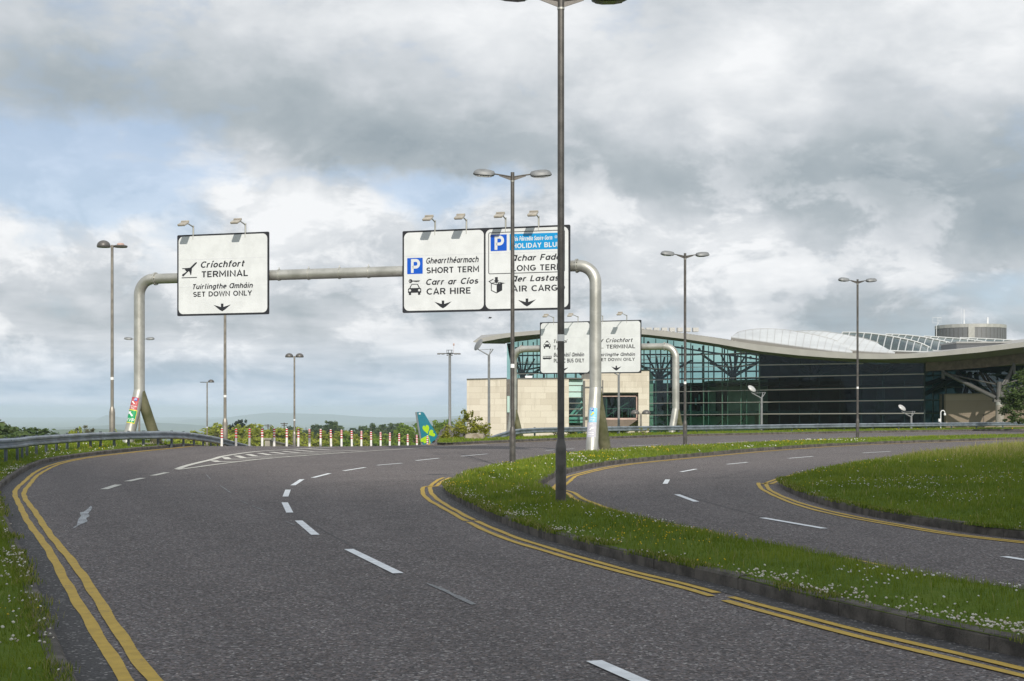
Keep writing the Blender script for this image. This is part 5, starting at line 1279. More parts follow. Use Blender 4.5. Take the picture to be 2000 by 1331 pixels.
# outside steel tree on its concrete column
cc = P(1953, 786, Yg(1953)-3.2); mb = MB(); mb.lathe([(.37, -6-cc.z), (.37, -.25)], 24, xf=Matrix.Translation(cc)); mb.build('concrete_column', M_CONC, TB_, smooth=40)
mb = MB(); mb.lathe([(.385, -.26), (.385, .02)], 24, xf=Matrix.Translation(cc)); mb.build('column_collar', M_GALV, TB_, smooth=40)
mb = MB(); Q = lambda x, y, dy=-3.2: P(x, y, Yg(x)+dy)
mb.box(Q(1951, 783), (1.0, .5, .22)); mb.tube([Q(1945, 778), Q(1846, 729, -2.6)], [.20, .17], 10); mb.tube([Q(1944, 751), Q(1852, 731, -2.6)], .07, 8); mb.tube([Q(1950.5, 783), Q(1952, 746)], .22, 10)
for x0, y0, x1, y1, r, d1 in ((1952, 780, 1979, 716, .17, -2.4), (1952, 758, 1978, 722, .09, -2.4), (1947, 776, 1914, 728, .12, 1.), (1947, 752, 1922, 730, .08, 1.), (1956, 776, 2060, 724, .18, -1.5), (1958, 752, 2050, 724, .07, -1.5), (1948, 780, 1925, 731, .09, 4.)):
    mb.tube([Q(x0, y0), Q(x1, y1, d1)], r, 8)
mb.box(Q(1842, 732, -2.6), (.22, .3, .75)); mb.box(Q(1980, 720, -2.4), (.24, .3, 1.)); mb.build('tree_column', M_STEEL, TB_, smooth=40)
mb = MB()
for x0, y0, x1, y1 in ((1808, 770, 1866, 736), (1808, 751, 1850, 738), (1870, 728, 1905, 768), (1895, 728, 1885, 770)): mb.tube([W_(x0, y0, 4.2), W_(x1, y1, 3.2)], .22, 8)
mb.build('tree_column', M_DARKI, TB_, smooth=40)

# limestone blocks
YA = 121.
wall_px([(911.7, 741.3), (989, 739.5), (989, 880), (911.7, 880)], YA, 14, 'stone_wall', M_STONE)
wall_px([(911.2, 740), (989.5, 738), (989.5, 740), (911.2, 742)], YA-.08, 14.1, 'wall_coping', M_STEEL)
wall_px([(989, 741), (1011, 740.5), (1011, 880), (989, 880)], YA+1.1, 12, 'brick_recess', M_BRICKD)
wall_px([(990.5, 774), (995.5, 774), (995.5, 806), (990.5, 806)], YA+1.0, .3, 'recess_window', M_GLO)
wall_px([(1011, 740.5), (1111, 740), (1111, 880), (1011, 880)], YA, 13, 'stone_wall', M_STONE)
wall_px([(1010.5, 738.6), (1111.5, 738), (1139, 738.6), (1139, 740.8), (1111, 740.3), (1010.5, 740.6)], YA-.08, 12, 'wall_coping', M_STEEL)
p = P(1032.5, 738, YA+1); mb = MB(); mb.box((p.x, p.y, p.z+.05), (.62, .8, .2), bev=.05); mb.build('roof_light', M_STICKW, TB_)
# glazed slot
wall_px([(1111, 742), (1139, 742), (1139, 777), (1111, 777)], YA+.35, .1, 'spandrel_glass', M_GLO)
mb = MB(); mb.grid([[P(1111, 777, YA+.4), P(1139, 777, YA+.4)], [P(1111, 880, YA+.4), P(1139, 880, YA+.4)]]); mb.build('slot_glass', M_GLA, TB_)
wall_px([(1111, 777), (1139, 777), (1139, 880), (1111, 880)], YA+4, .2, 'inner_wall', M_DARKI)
wall_px([(1111.5, 815), (1138.5, 815), (1138.5, 820), (1111.5, 820)], YA+2, 1, 'landing', M_GLO); wall_px([(1111.5, 822), (1138.5, 822), (1138.5, 826), (1111.5, 826)], YA+2, 1, 'landing', M_GLO)
wall_px([(1112, 811), (1136, 783), (1138, 787), (1117, 812)], YA+2, .3, 'stair_string', M_GLO); wall_px([(1120, 812), (1138, 794), (1138, 797), (1124, 812)], YA+2, .3, 'stair_string', M_GLO); wall_px([(1112, 858), (1138, 836), (1138, 841), (1120, 858)], YA+2, .3, 'stair_string', M_GLO)
mb = MB()
for y in (753, 765.4, 777, 788, 799.5, 811, 833): mb.tube([P(1111, y, YA+.3), P(1139, y, YA+.3)], .035, 4)
mb.build('glazing_transom', M_MULL, TB_)
wall_px([(1138.4, 744), (1142.8, 744), (1142.8, 880), (1138.4, 880)], YA-.5, .3, 'steel_post', M_STEEL)
wall_px([(1176.6, 743), (1178.4, 743), (1178.4, 770), (1176.6, 770)], YA-.5, .3, 'steel_post', M_STEEL)
wall_px([(1143, 755.5), (1176.6, 755.5), (1176.6, 759), (1143, 759)], YA-.5, .25, 'steel_post', M_STEEL)
# block with the balcony window: built round the opening
YC = 125.
for q in ([(1139, 741), (1152, 741), (1152, 725), (1268, 723.8), (1268, 767), (1139, 767)], [(1139, 767), (1170, 767), (1170, 880), (1139, 880)], [(1247, 767), (1268, 767), (1268, 880), (1247, 880)]):
    wall_px(q, YC, 15, 'stone_wall', M_STONE)
wall_px([(1151.5, 723.5), (1268.6, 722.2), (1268.6, 724.2), (1151.5, 725.4)], YC-.08, 12, 'wall_coping', M_DARKI)
wall_px([(1170, 767), (1247, 767), (1247, 770), (1170, 770)], YC+.25, 3, 'lintel', M_SOFG)
fr = []
for q in ([(1170, 772.2), (1245, 772.2), (1245, 775.2), (1170, 775.2)], [(1242.6, 770.5), (1245.6, 770.5), (1245.6, 818), (1242.6, 818)], [(1170, 816.8), (1246, 816.8), (1246, 820.2), (1170, 820.2)]): wall_px(q, YC+.5, .4, 'window_frame', M_PINK)
mb = MB(); mb.grid([[P(1170, 775, YC+.8), P(1243, 775, YC+.8)], [P(1170, 817, YC+.8), P(1243, 817, YC+.8)]]); mb.build('window_glass', M_GLA, TB_)
wall_px([(1170, 770), (1247, 770), (1247, 824), (1170, 824)], YC+7, .2, 'inner_wall', M_DARKI)
for x in (1178, 1199.5, 1219.5): wall_px([(x, 778), (x+9.5, 778), (x+9.5, 796), (x, 796)], YC+6.5, .1, 'rear_window', M_LITE)
mb = MB(); mb.tube([P(1183, 815, YC+1.4), P(1242, 777, YC+1.4)], .05, 6); mb.tube([P(1172, 799, YC+1.2), P(1243, 798.5, YC+1.2)], .035, 6)
for x in (1185, 1198, 1215, 1227, 1232, 1238): mb.tube([P(x, 798, YC+1.2), P(x, 816, YC+1.2)], .03, 5)
mb.tube([P(1184, 776, YC+.9), P(1184, 816, YC+.9)], .06, 4); mb.build('balcony_railing', M_MULLG, TB_)
wall_px([(1170, 820.5), (1245, 820.5), (1223, 836), (1170, 836)], YC+.4, 4, 'sloped_soffit', M_SOFF)
wall_px([(1170, 820), (1247, 820), (1247, 880), (1170, 880)], YC+4.8, .2, 'inner_wall', M_SOFF)
wall_px([(1222, 835), (1247, 822), (1247, 880), (1222, 880)], YC+1.5, 2.5, 'stone_wall', M_STONE)

# roof lights: leaf-shaped vaults
def vault(name, ridge, base, Yr, Yb, n, skin, rib, rr, parent=TB_):
    def along(T, t):
        T = np.array(T, float); d = np.r_[0, np.cumsum(np.hypot(*np.diff(T, axis=0).T))]; return np.array([np.interp(t*d[-1], d, T[:, 0]), np.interp(t*d[-1], d, T[:, 1])])
    rg = []; bs = []
    for i in range(n+1):
        a = along(ridge, i/n); b = along(base, i/n); rg.append(P(a[0], a[1], Yf(a[0])+Yr)); bs.append(P(b[0], b[1], Yf(b[0])+Yb))
    def curve(i, k): # bulging section between base and ridge
        a, b = bs[i], rg[i]; m_ = a.lerp(b, k); m_.z += .12*math.sin(math.pi*k); return m_
    rows = [[curve(i, k/4) for i in range(n+1)] for k in range(5)]
    mb = MB(); mb.grid(rows); back = [Vector((2*r.x-b.x, 2*r.y-b.y, b.z)) for r, b in zip(rg, bs)]
    mb.grid([rg, [r.lerp(q, .5)+Vector((0, 0, .2)) for r, q in zip(rg, back)], back]); o = mb.build(name, skin, parent, smooth=50); sk = MB(); sk.grid([bs, [p_+Vector((0, .25, -.32)) for p_ in bs]]); sk.build('rooflight_curb', M_FASC, o)
    fr_ = MB()
    for i in range(n+1): fr_.tube([curve(i, k/4)+Vector((0, -.02, .01)) for k in range(5)], rr*.8, 5)
    fr_.tube([p_+Vector((0, -.03, .05)) for p_ in rg], rr*1.2, 6); fr_.tube([p_+Vector((0, -.03, .05)) for p_ in bs], rr*1.1, 5); fr_.build('rooflight_frame', rib, o, smooth=40)
B1 = [(1428, 660), (1480, 667), (1560, 678), (1620, 686), (1665, 690)]
vault('rooflight', [(1430, 658), (1436, 652), (1448, 647.5), (1475, 643.6), (1500, 643), (1535, 645), (1570, 651), (1610, 659), (1640, 668.5), (1656, 677), (1665, 689)], B1, 9, 1.2, 17, M_VAULT, M_FASC, .018)
vault('rooflight', [(1555, 648), (1572, 647), (1605, 647.5), (1645, 653), (1690, 662), (1715, 670), (1735, 680), (1748, 690.8)], [(1520, 665), (1600, 676), (1680, 687), (1748, 691)], 13, 6, 15, M_VAULT, M_FASC, .018)
vault('rooflight', [(1645, 650.5), (1670, 650.5), (1700, 652.5), (1735, 657), (1780, 666), (1808, 675), (1825, 687)], [(1640, 668), (1700, 684), (1760, 687.5), (1825, 689.5)], 17, 10, 13, M_GLV, M_WFRAME, .07)
vault('rooflight', [(1730, 654), (1765, 655), (1800, 659), (1840, 667), (1869, 674), (1885, 684)], [(1715, 670), (1770, 684), (1840, 687), (1890, 687)], 23, 15, 12, M_GLV, M_WFRAME, .07)
vault('rooflight', [(1805, 658), (1840, 660), (1880, 663), (1920, 668), (1960, 674)], [(1790, 672), (1850, 680), (1910, 680), (1970, 678)], 30, 22, 11, M_GLV, M_WFRAME, .07)
vault('rooflight', [(1875, 661), (1930, 663), (1980, 666), (2030, 670), (2080, 676)], [(1870, 672), (1930, 676), (1990, 676), (2080, 678)], 36, 28, 12, M_GLV, M_WFRAME, .07)
wall_px([(1868.5, 669), (1975, 668.5), (1975, 690), (1868.5, 690)], lambda p: Yf(p)+9, 5, 'roof_plant_room', M_DRUM); wall_px([(1867.8, 667.5), (1976, 667), (1976, 670.5), (1867.8, 671)], lambda p: Yf(p)+8.9, 5.2, 'plant_room_coping', M_DRUMT)
# round roof tower
Dd = 205; c = P(1895.5, 668, Dd); rd = 66.3/F*Dd; DR = thing('roof_tower', 'round grey metal-clad tower with aerials rising behind the roof lights', 'tower', (c.x, c.y, -4)); L = Matrix.Translation((c.x, c.y, 0))
zt = EYE+(HOR-636.5)/F*Dd; zm = EYE+(HOR-643)/F*Dd
mb = MB(); mb.lathe([(rd, -4), (rd, zm)], 48, xf=L); mb.build('drum_wall', M_DRUM, DR, smooth=30)
mb = MB()
for k in range(48): a_ = 2*math.pi*k/48; mb.box((c.x+math.cos(a_)*rd, c.y+math.sin(a_)*rd, (zm+2)/2), (.05, .05, zm-2), a_)
mb.build('drum_ribs', M_STEEL, DR)
mb = MB(); mb.lathe([(rd+.06, zm), (rd+.06, zt), (rd-.1, zt+.02), (rd-.1, zt-.4)], 26, xf=L); mb.build('coping_band', M_DRUMT, DR)
a0 = math.asin((1877-1895.5)/66.3); dp = Vector((c.x+math.sin(a0)*(rd+.03), c.y-math.cos(a0)*(rd+.03), (zm+EYE+(HOR-668)/F*Dd)/2)); mb = MB(); mb.box(dp, (.85, .1, zm-EYE-(HOR-668)/F*Dd+.1), a0); mb.build('door', M_DRUMT, DR)
mb = MB(); q = P(1883, 633, Dd); mb.tube([q, q+Vector((0, 0, 2.05))], .045, 5); mb.tube([q, q+Vector((0, 0, .5))], .09, 6); q = P(1877.5, 633, Dd+1); mb.tube([q, q+Vector((0, 0, 2.3))], .02, 4)
q = P(1829, 637, Dd-1); mb.tube([P(1829, 670, Dd-1), q], .04, 5); q = P(1830, 632, Dd-1)
for y0, x0, x1 in ((620.2, 1821.5, 1838.5), (627, 1831.5, 1836), (631, 1822, 1834)): mb.tube([P(x0, y0, Dd-1), P(x1, y0+.4, Dd-1)], .02, 4)
for x in (1822, 1831.5, 1834, 1838): mb.tube([P(x, 620, Dd-1), P(x, 631.5, Dd-1)], .018, 4)
mb.tube([P(1829, 637, Dd-1), P(1833, 631, Dd-1)], .03, 4); mb.build('aerial', M_AWHITE, DR)
q = P(1929, 634, Dd-1); mb = MB(); mb.lathe([(.13, 0), (.13, .85), (.15, .86), (.15, .98)], 12, xf=Matrix.Translation(q)); mb.build('flue', M_AWHITE, DR, smooth=40)

# ---------------------------------------------------------------- guardrails
def guardrail(name, label, pts3, step, zpost, side=1, post_from=0, lip=True):
    """pts3: top edge of the beam as 3-D points; the beam's face is turned to the right of the run when side is +1"""
    p2 = np.array([(a, b) for a, b, c in pts3]); ln = resample(catmull(p2, .25), .25)
    d = np.r_[0, np.cumsum(np.hypot(*np.diff(p2, axis=0).T))]; dl = np.r_[0, np.cumsum(np.hypot(*np.diff(ln, axis=0).T))]
    zz = np.interp(dl/dl[-1], d/d[-1], [c for a, b, c in pts3]); zz[1:-1] = np.convolve(np.pad(zz, 3, 'edge'), np.ones(7)/7, 'valid')[1:-1]
    n = normals(ln)*-side
    t = thing(name, label, 'guardrail', (ln[len(ln)//2][0], ln[len(ln)//2][1], float(zz[len(ln)//2])-.72), 0, 'steel guardrails along the road')
    prof = [(0, -.012), (0, 0), (.022, -.005), (.082, -.045), (.082, -.09), (.012, -.14), (.012, -.17), (.082, -.22), (.082, -.265), (.022, -.305), (0, -.31), (0, -.298)]
    mb = MB(); mb.grid([[(p[0]+q[0]*o, p[1]+q[1]*o, z+dz) for o, dz in prof] for p, q, z in zip(ln, n, zz)])
    mb.build('beam', M_RAIL, t, smooth=35)
    lap = MB()
    for s in np.arange(2., dl[-1]-1, 4.0):
        i = int(np.searchsorted(dl, s)); j = min(i+1, len(ln)-1); 
        lap.grid([[(ln[k][0]+n[k][0]*(o+.004), ln[k][1]+n[k][1]*(o+.004), zz[k]+dz) for o, dz in prof[1:-1]] for k in (i, j)])
        for dz in (-.06, -.25):
            for k in (i, j): lap.box((ln[k][0]+n[k][0]*.088, ln[k][1]+n[k][1]*.088, zz[k]+dz), (.03, .03, .03))
    lap.build('beam_joint', M_RAIL, t)
    for s in np.arange(post_from+.3, dl[-1], step):
        i = min(int(np.searchsorted(dl, s)), len(ln)-1); p, q, z = ln[i], n[i], zz[i]; rz = math.atan2(q[1], q[0])
        mb = MB(); c = p-q*.075; zb = zpost(p[0], p[1], z)
        mb.box((c[0], c[1], (z+.03+zb)/2), (.065, .11, z+.03-zb), rz); mb.box((p[0]-q[0]*.015, p[1]-q[1]*.015, z-.15), (.05, .10, .24), rz); mb.build('post', M_RAILP, t)
    return t
def rp(px, py, D): v = P(px, py, D); return (v.x, v.y, v.z)
guardrail('guardrail', 'grey steel guardrail curving along the left grass verge and dropping behind the first bollards',
          [(-15.2, 22, .90), (-15.4, 30, .90)]+[rp(0, 857, 39.3), rp(60, 852.3, 43.8), rp(125, 848.5, 48.), rp(190, 845, 51.6), rp(250, 843.2, 54.4), rp(320, 842.3, 57.4), rp(358, 843.6, 59.3), rp(400, 849.5, 62), rp(433, 856, 65), rp(465, 864.5, 69), rp(505, 875.5, 74), rp(540, 893, 84)], 1.25,
          lambda x, y, z: z-.75, 1)
kf = [tuple(p) for p in K_FAR]; i0 = int(np.argmin(np.hypot(K_FAR[:, 0]+.6, K_FAR[:, 1]-72.5)))
off = K_FAR+normals(K_FAR)*1.7
rail = [rp(946, 857, 75), rp(962, 852, 76.5), rp(985, 843.5, 77.8), rp(1007, 838.2, 79), rp(1053, 835.6, 82), rp(1155, 833.9, 87), rp(1270, 832.4, 91.5), rp(1400, 831.2, 96.5), rp(1530, 829.2, 101.5), rp(1650, 827.6, 106), rp(1825, 826, 112), rp(2000, 824.4, 118), rp(2200, 823, 126)]
guardrail('guardrail', 'long grey steel guardrail running past the terminal building from the brown concrete block', rail, 3.1, lambda x, y, z: z-1.05, 1, .6)

# ---------------------------------------------------------------- bollards
BX = [433, 461, 487, 512, 535.5, 560, 582.5, 604.5, 626, 646.7, 667, 687.2, 705.7, 724.8, 743.5, 761.3, 779.4, 796.5, 814.5, 834.6]
def bollard(grey):
    t = thing('traffic_bollard', 'x', 'bollard', (0, 0, 0), 0, 'row of red-banded bollards along the crest')
    mb = MB(); mb.lathe([(.085, 0), (.085, .02), (.055, .035), (.05, .50), (.045, .86), (.035, .885), (.01, .89)], 14)
    mb.build('post', M_BOLG if grey else M_BOLW, t, smooth=40, world=False)
    for z in (.475, .59, .705, .80): mb = MB(); mb.lathe([(.0535, z), (.0535, z+.055)], 14, cap=False); mb.build('reflective_band', M_RED, t, smooth=60, world=False)
    return t
ORD = ['first', 'second', 'third', 'fourth', 'fifth', 'sixth', 'seventh', 'eighth', 'ninth', 'tenth', 'eleventh', 'twelfth', 'thirteenth', 'fourteenth', 'fifteenth', 'sixteenth', 'seventeenth', 'eighteenth', 'nineteenth', 'last']
proto = {False: bollard(False), True: bollard(True)}; used = set()
for i, px in enumerate(BX):
    grey = i in (1, 2); D = 61+16*i/19.; D = 61/(1-(1-61/77.)*i/19.)
    o = proto[grey]
    if grey in used: o = copy_tree(o)
    used.add(grey); x = (px-1000)/F*D; o.location = (x, D, -.61*(i/19.)**2); o.rotation_euler = (random.uniform(-.02, .02), random.uniform(-.02, .02), random.uniform(0, 6))
    o['label'] = '%s red-banded %s bollard counted from the guardrail end of the row' % (ORD[i], 'dull grey' if grey else 'white') if i < 19 else 'last red-banded white bollard of the row, in front of the aircraft tail'

# ---------------------------------------------------------------- small things along the edge
def lump(bm_seed, c, size, name, m, parent, sub=3, amp=.12):
    bm = bmesh.new(); bmesh.ops.create_cube(bm, size=1); bmesh.ops.subdivide_edges(bm, edges=bm.edges[:], cuts=5, use_grid_fill=True)
    r = random.Random(bm_seed); ph = [r.uniform(0, 6) for _ in range(6)]
    for v in bm.verts:
        s = v.co.normalized()*.62; q = v.co.lerp(s, .28); n = math.sin(q.x*7+ph[0])*math.sin(q.y*6+ph[1])+.6*math.sin(q.z*11+ph[2]+q.x*5)+.4*math.sin(q.x*17+ph[3])*math.sin(q.z*15+ph[4]); v.co = q*(1+amp*.5*n)
    mb = MB(); bm.verts.index_update(); mb.add([Vector((v.co.x*size[0], v.co.y*size[1], v.co.z*size[2]))+Vector(c) for v in bm.verts], [[v.index for v in f.verts] for f in bm.faces]); bm.free(); return mb.build(name, m, parent, smooth=40)
c = P(927, 856, 74.6); tag(lump(3, (c.x, c.y, c.z-.05), (.98, .7, .55), 'concrete_block', M_ROCK, None), 'weathered brown concrete block at the end of the long guardrail', 'concrete block')
# grey utility cabinet and the tilted dish behind the bush
c = P(862, 866, 82); t = thing('utility_cabinet', 'grey metal utility cabinet between the aircraft tail and the bush', 'cabinet', (c.x, c.y, c.z-1.2))
mb = MB(); mb.box((c.x-.08, c.y, c.z-.35), (.46, .5, 1.1)); mb.build('cabinet_body', M_UTIL, t); mb = MB(); mb.box((c.x-.06, c.y, c.z+.22), (.54, .6, .05)); mb.build('lid', M_STEEL, t); mb = MB(); mb.box((c.x+.29, c.y+.1, c.z-.35), (.22, .4, 1.05)); mb.build('side_panel', M_PALEW, t)
c = P(872, 853, 88); t = thing('utility_cabinet', 'small dark box on a pale post half hidden in the bush', 'cabinet', (c.x, c.y, c.z-1.4)); mb = MB(); mb.box((c.x, c.y, c.z+.05), (.36, .3, .3)); mb.build('box', M_UTIL, t); mb = MB(); mb.tube([(c.x, c.y, c.z-1.6), (c.x, c.y, c.z+.0)], .06, 8); mb.tube([(c.x+.05, c.y-.2, c.z-.5), (c.x+.35, c.y-.2, c.z-.1)], .05, 6); mb.build('post', M_PALEW, t)
# lichened parapet of the exit road
a = P(523, 861.5, 92); b = P(600, 880, 104); t = thing('parapet_wall', 'mossy concrete parapet with a capped end pier behind the bollards', 'parapet', (a.x, a.y, a.z-1.6)); d = b-a
mb = MB(); n_ = Vector((d.y, -d.x, 0)).normalized()*.12
for q0, q1 in ((0., 1.),):
    A, Bv = a+d*q0, a+d*q1; mb.add([A-n_, Bv-n_, Bv+n_, A+n_]+[v-Vector((0, 0, 1.8)) for v in (A-n_, Bv-n_, Bv+n_, A+n_)], [(0, 1, 2, 3), (3, 2, 6, 7), (0, 4, 5, 1), (0, 3, 7, 4), (1, 5, 6, 2)])
mb.build('wall', M_PARA, t)
mb = MB()
for k in range(7): p = a+d*(k/6.5); mb.box((p.x, p.y-.12, p.z-.85), (.10, .2, 1.7), 0)
mb.build('ribs', M_CONC, t)
mb = MB(); mb.box((a.x, a.y, a.z-.75), (.32, .4, 1.7)); mb.box((a.x-.05, a.y, a.z+.12), (.62, .6, .10), bev=.02); mb.build('end_pier', M_CONC, t)
mb = MB(); mb.add([a-n_*1.4+Vector((0, 0, .002)), b-n_*1.4, b+n_*1.4, a+n_*1.4]+[a-n_*1.4+Vector((0, 0, .08)), b-n_*1.4+Vector((0, 0, .08)), b+n_*1.4+Vector((0, 0, .08)), a+n_*1.4+Vector((0, 0, .08))], [(4, 5, 6, 7), (3, 2, 6, 7), (0, 4, 5, 1), (0, 3, 7, 4), (1, 5, 6, 2)]); mb.build('coping', M_ROOF, t)
# white curved camera post
c = P(1837.5, 845, 114); k = 114/F; t = thing('camera_post', 'thin white hooked camera post at the end of the dark glass', 'camera post', (c.x, c.y, c.z-1.2))
mb = MB(); top = c.z+38*k; pts = [(c.x, c.y, c.z-1.2), (c.x, c.y, top)]+[(c.x+4*k-4*k*math.cos(a_), c.y, top+5*k*math.sin(a_)) for a_ in np.linspace(.2, math.pi, 9)]
mb.tube(pts, .035, 8); mb.build('post', M_AWHITE, t, smooth=40); mb = MB(); mb.lathe([(.02, .12), (.09, .05), (.09, -.04), (.04, -.10)], 12, xf=Matrix.Translation((c.x+8*k, c.y, top-3*k))); mb.build('camera_dome', M_AWHITE, t, smooth=50); mb = MB(); mb.box((c.x-.12, c.y, c.z+24*k), (.14, .14, .24)); mb.build('junction_box', M_AWHITE, t)
# a bird in the air
c = P(957, 621.5, 60); t = tag(MB().tube([c+Vector((-.07, 0, -.01)), c+Vector((-.03, 0, .01)), c+Vector((.03, 0, .01)), c+Vector((.08, 0, .02))], [.006, .03, .03, .008], 8).add([c+Vector((-.02, 0, .02)), c+Vector((.02, 0, .02)), c+Vector((-.01, -.16, .05)), c+Vector((-.02, .16, .05))], [(0, 1, 2), (1, 0, 3)]).build('bird', M_BIRD), 'tiny dark bird flying under the wide parking sign', 'bird')
# distant telegraph posts
for px, top, lab in ((523.5, 829, 'distant pole with a cross-arm beyond the dark evergreen, nearer the camera-left end'), (555, 826, 'distant pole with a cross-arm right of its twin, above the dark trees')):
    D = 430; b = P(px, 850, D); tt = P(px, top, D); t = thing('telegraph_pole', lab.replace(', nearer the camera-left end', ', left one of two'), 'pole', (b.x, b.y, b.z-4), 0, 'distant telegraph poles')
    mb = MB(); mb.tube([(b.x, b.y, b.z-4), tt], .16, 6); mb.build('pole', M_BARK, t); mb = MB(); mb.box((tt.x, tt.y, tt.z-.3), (2.2, .2, .25)); mb.box((tt.x, tt.y, tt.z-.8), (1.6, .2, .2)); mb.build('cross_arm', M_BARK, t)

# ---------------------------------------------------------------- aircraft
S0 = P(828, 874, 250); fwd = Vector((.56, .83, 0)); nrm = Vector((fwd.y, -fwd.x, 0)); k = 250/F
AC = thing('aircraft', 'parked aircraft showing only its teal tail fin with a lime green shamrock', 'aircraft', (S0.x, S0.y, -9.6))
def fin(u, py, off=0.): # u: photograph columns right of the fin's trailing corner
    return P(1000, py, 250)+(Vector(((828-1000)*k, 0, 0)))+fwd*(u*k/.56)+nrm*off
def finpoly(pts, off0, off1, name, m, par):
    f = [fin(a-828, b, off0) for a, b in pts]; g = [fin(a-828, b, off1) for a, b in pts]; n = len(pts); mb = MB(); mb.add(f+g, [tuple(range(n)), tuple(reversed(range(n, 2*n)))]+[(i, i+n, (i+1) % n+n, (i+1) % n) for i in range(n)]); return mb.build(name, m, par)
fo = finpoly([(815.5, 805.2), (824, 805), (827, 807), (854.5, 857), (856.5, 886), (829, 886), (826, 872), (820.5, 840)], .16, -.16, 'tail_fin', M_TEAL, AC)
finpoly([(813, 805.4), (815.3, 805.2), (820.3, 840), (825.8, 872), (828.8, 886), (826.5, 886), (823, 868), (817.5, 838)], .07, -.07, 'rudder_edge', M_AGREY, fo)
finpoly([(817.3, 806.8), (820.5, 806.6), (821, 810), (817.8, 810.3)], .175, .12, 'flag_mark', M_AWHITE, fo)
def heart(cx, cy, ang, L_, wd):
    pts = []
    for t_ in range(0, 40):
        a_ = 2*math.pi*t_/40; hx = 16*math.sin(a_)**3/17*wd; hy = (13*math.cos(a_)-5*math.cos(2*a_)-2*math.cos(3*a_)-math.cos(4*a_)+17)/29*L_; c_, s_ = math.cos(R(ang)), math.sin(R(ang)); pts.append((cx+hx*c_-hy*s_, cy-(hx*s_+hy*c_)))
    return pts
for k_, pts in enumerate((heart(833.2, 849, 14, 18.5, 6.2), heart(834.5, 850.5, -62, 11.5, 7.6), heart(832.6, 850.5, 150, 16.5, 5.8))): finpoly(pts, .19+.012*k_, .12, 'shamrock_leaf', M_LIME, fo)
finpoly([(833.4, 851), (834.6, 851), (836.5, 858), (838.2, 865), (838, 869.5), (836.6, 869.5), (836, 862)], .182, .12, 'shamrock_stalk', M_LIME, fo)
mb = MB(); base = fin(-2, 892); Xf = Matrix.Translation(base+fwd*1.2+Vector((0, 0, -1.15))) @ fwd.to_track_quat('Z', 'Y').to_matrix().to_4x4()
mb.lathe([(.1, -2.2), (.5, -1.2), (1.1, 1.5), (1.6, 5), (1.95, 9), (1.95, 26), (1.6, 29), (.9, 31), (.1, 32)], 28, xf=Xf); mb.build('fuselage', M_AWHITE, AC, smooth=50)
for s in (-1, 1):
    mb = MB(); r0 = base+fwd*1.0+Vector((0, 0, -.5)); pts = [r0+nrm*s*.7, r0+fwd*3.2+nrm*s*.9, r0+fwd*.6+nrm*s*6+Vector((0, 0, .5)), r0-fwd*.7+nrm*s*6+Vector((0, 0, .5))]; mb.add([p+Vector((0, 0, .09)) for p in pts]+[p-Vector((0, 0, .09)) for p in pts], [(0, 1, 2, 3), (7, 6, 5, 4), (0, 4, 5, 1), (1, 5, 6, 2), (2, 6, 7, 3), (3, 7, 4, 0)]); mb.build('tailplane', M_AGREY, AC)
    mb = MB(); w0 = base+fwd*15+Vector((0, 0, -1.9)); pts = [w0+nrm*s*1.6, w0+fwd*6+nrm*s*1.6, w0-fwd*1+nrm*s*16+Vector((0, 0, 1.2)), w0-fwd*2.6+nrm*s*16+Vector((0, 0, 1.2))]; mb.add([p+Vector((0, 0, .15)) for p in pts]+[p-Vector((0, 0, .15)) for p in pts], [(0, 1, 2, 3), (7, 6, 5, 4), (0, 4, 5, 1), (1, 5, 6, 2), (2, 6, 7, 3), (3, 7, 4, 0)]); mb.build('wing', M_AGREY, AC)

# ---------------------------------------------------------------- trees and shrubs
def leaf_cloud(lobes, n, size, seed, droop=.3, hollow=.55):
    """leaf-sized quads spread through several irregular lobes (cx,cy,cz,rx,ry,rz)"""
    r = np.random.default_rng(seed); vol = np.array([l[3]*l[4]*l[5] for l in lobes])**.67; cnt = np.maximum(4, (n*vol/vol.sum()).astype(int)); C = []; T = []
    for l, c_ in zip(lobes, cnt):
        # sub-clumps inside the lobe give light and dark tufts and gaps
        m = max(5, c_//34); d = r.normal(size=(m, 3)); d /= np.linalg.norm(d, axis=1)[:, None]; rad = hollow+(1-hollow)*r.random(m)**.6; cen = d*rad[:, None]*np.array(l[3:6])+np.array(l[0:3]); ct = r.random(m)
        k = r.integers(0, m, c_); off = r.normal(size=(c_, 3))*np.array(l[3:6])*.135*(.7+.6*r.random((c_, 1))); C.append(cen[k]+off); T.append(np.clip(.22+.5*ct[k]+.28*r.random(c_), 0, 1))
    C = np.vstack(C); T = np.concatenate(T); m = len(C)
    a = r.normal(size=(m, 3)); a /= np.linalg.norm(a, axis=1)[:, None]; a[:, 2] *= .6; b = r.normal(size=(m, 3)); b -= a*(a*b).sum(1)[:, None]/(a*a).sum(1)[:, None]; b /= np.linalg.norm(b, axis=1)[:, None]
    s = size*r.uniform(.55, 1.3, (m, 1)); V = np.stack([C-a*s, C-b*s*.45, C+a*s, C+b*s*.45], 1).reshape(-1, 3); k = np.arange(m)*4
    return V, np.c_[k, k+1, k+2, k+3], np.repeat(T, 4)
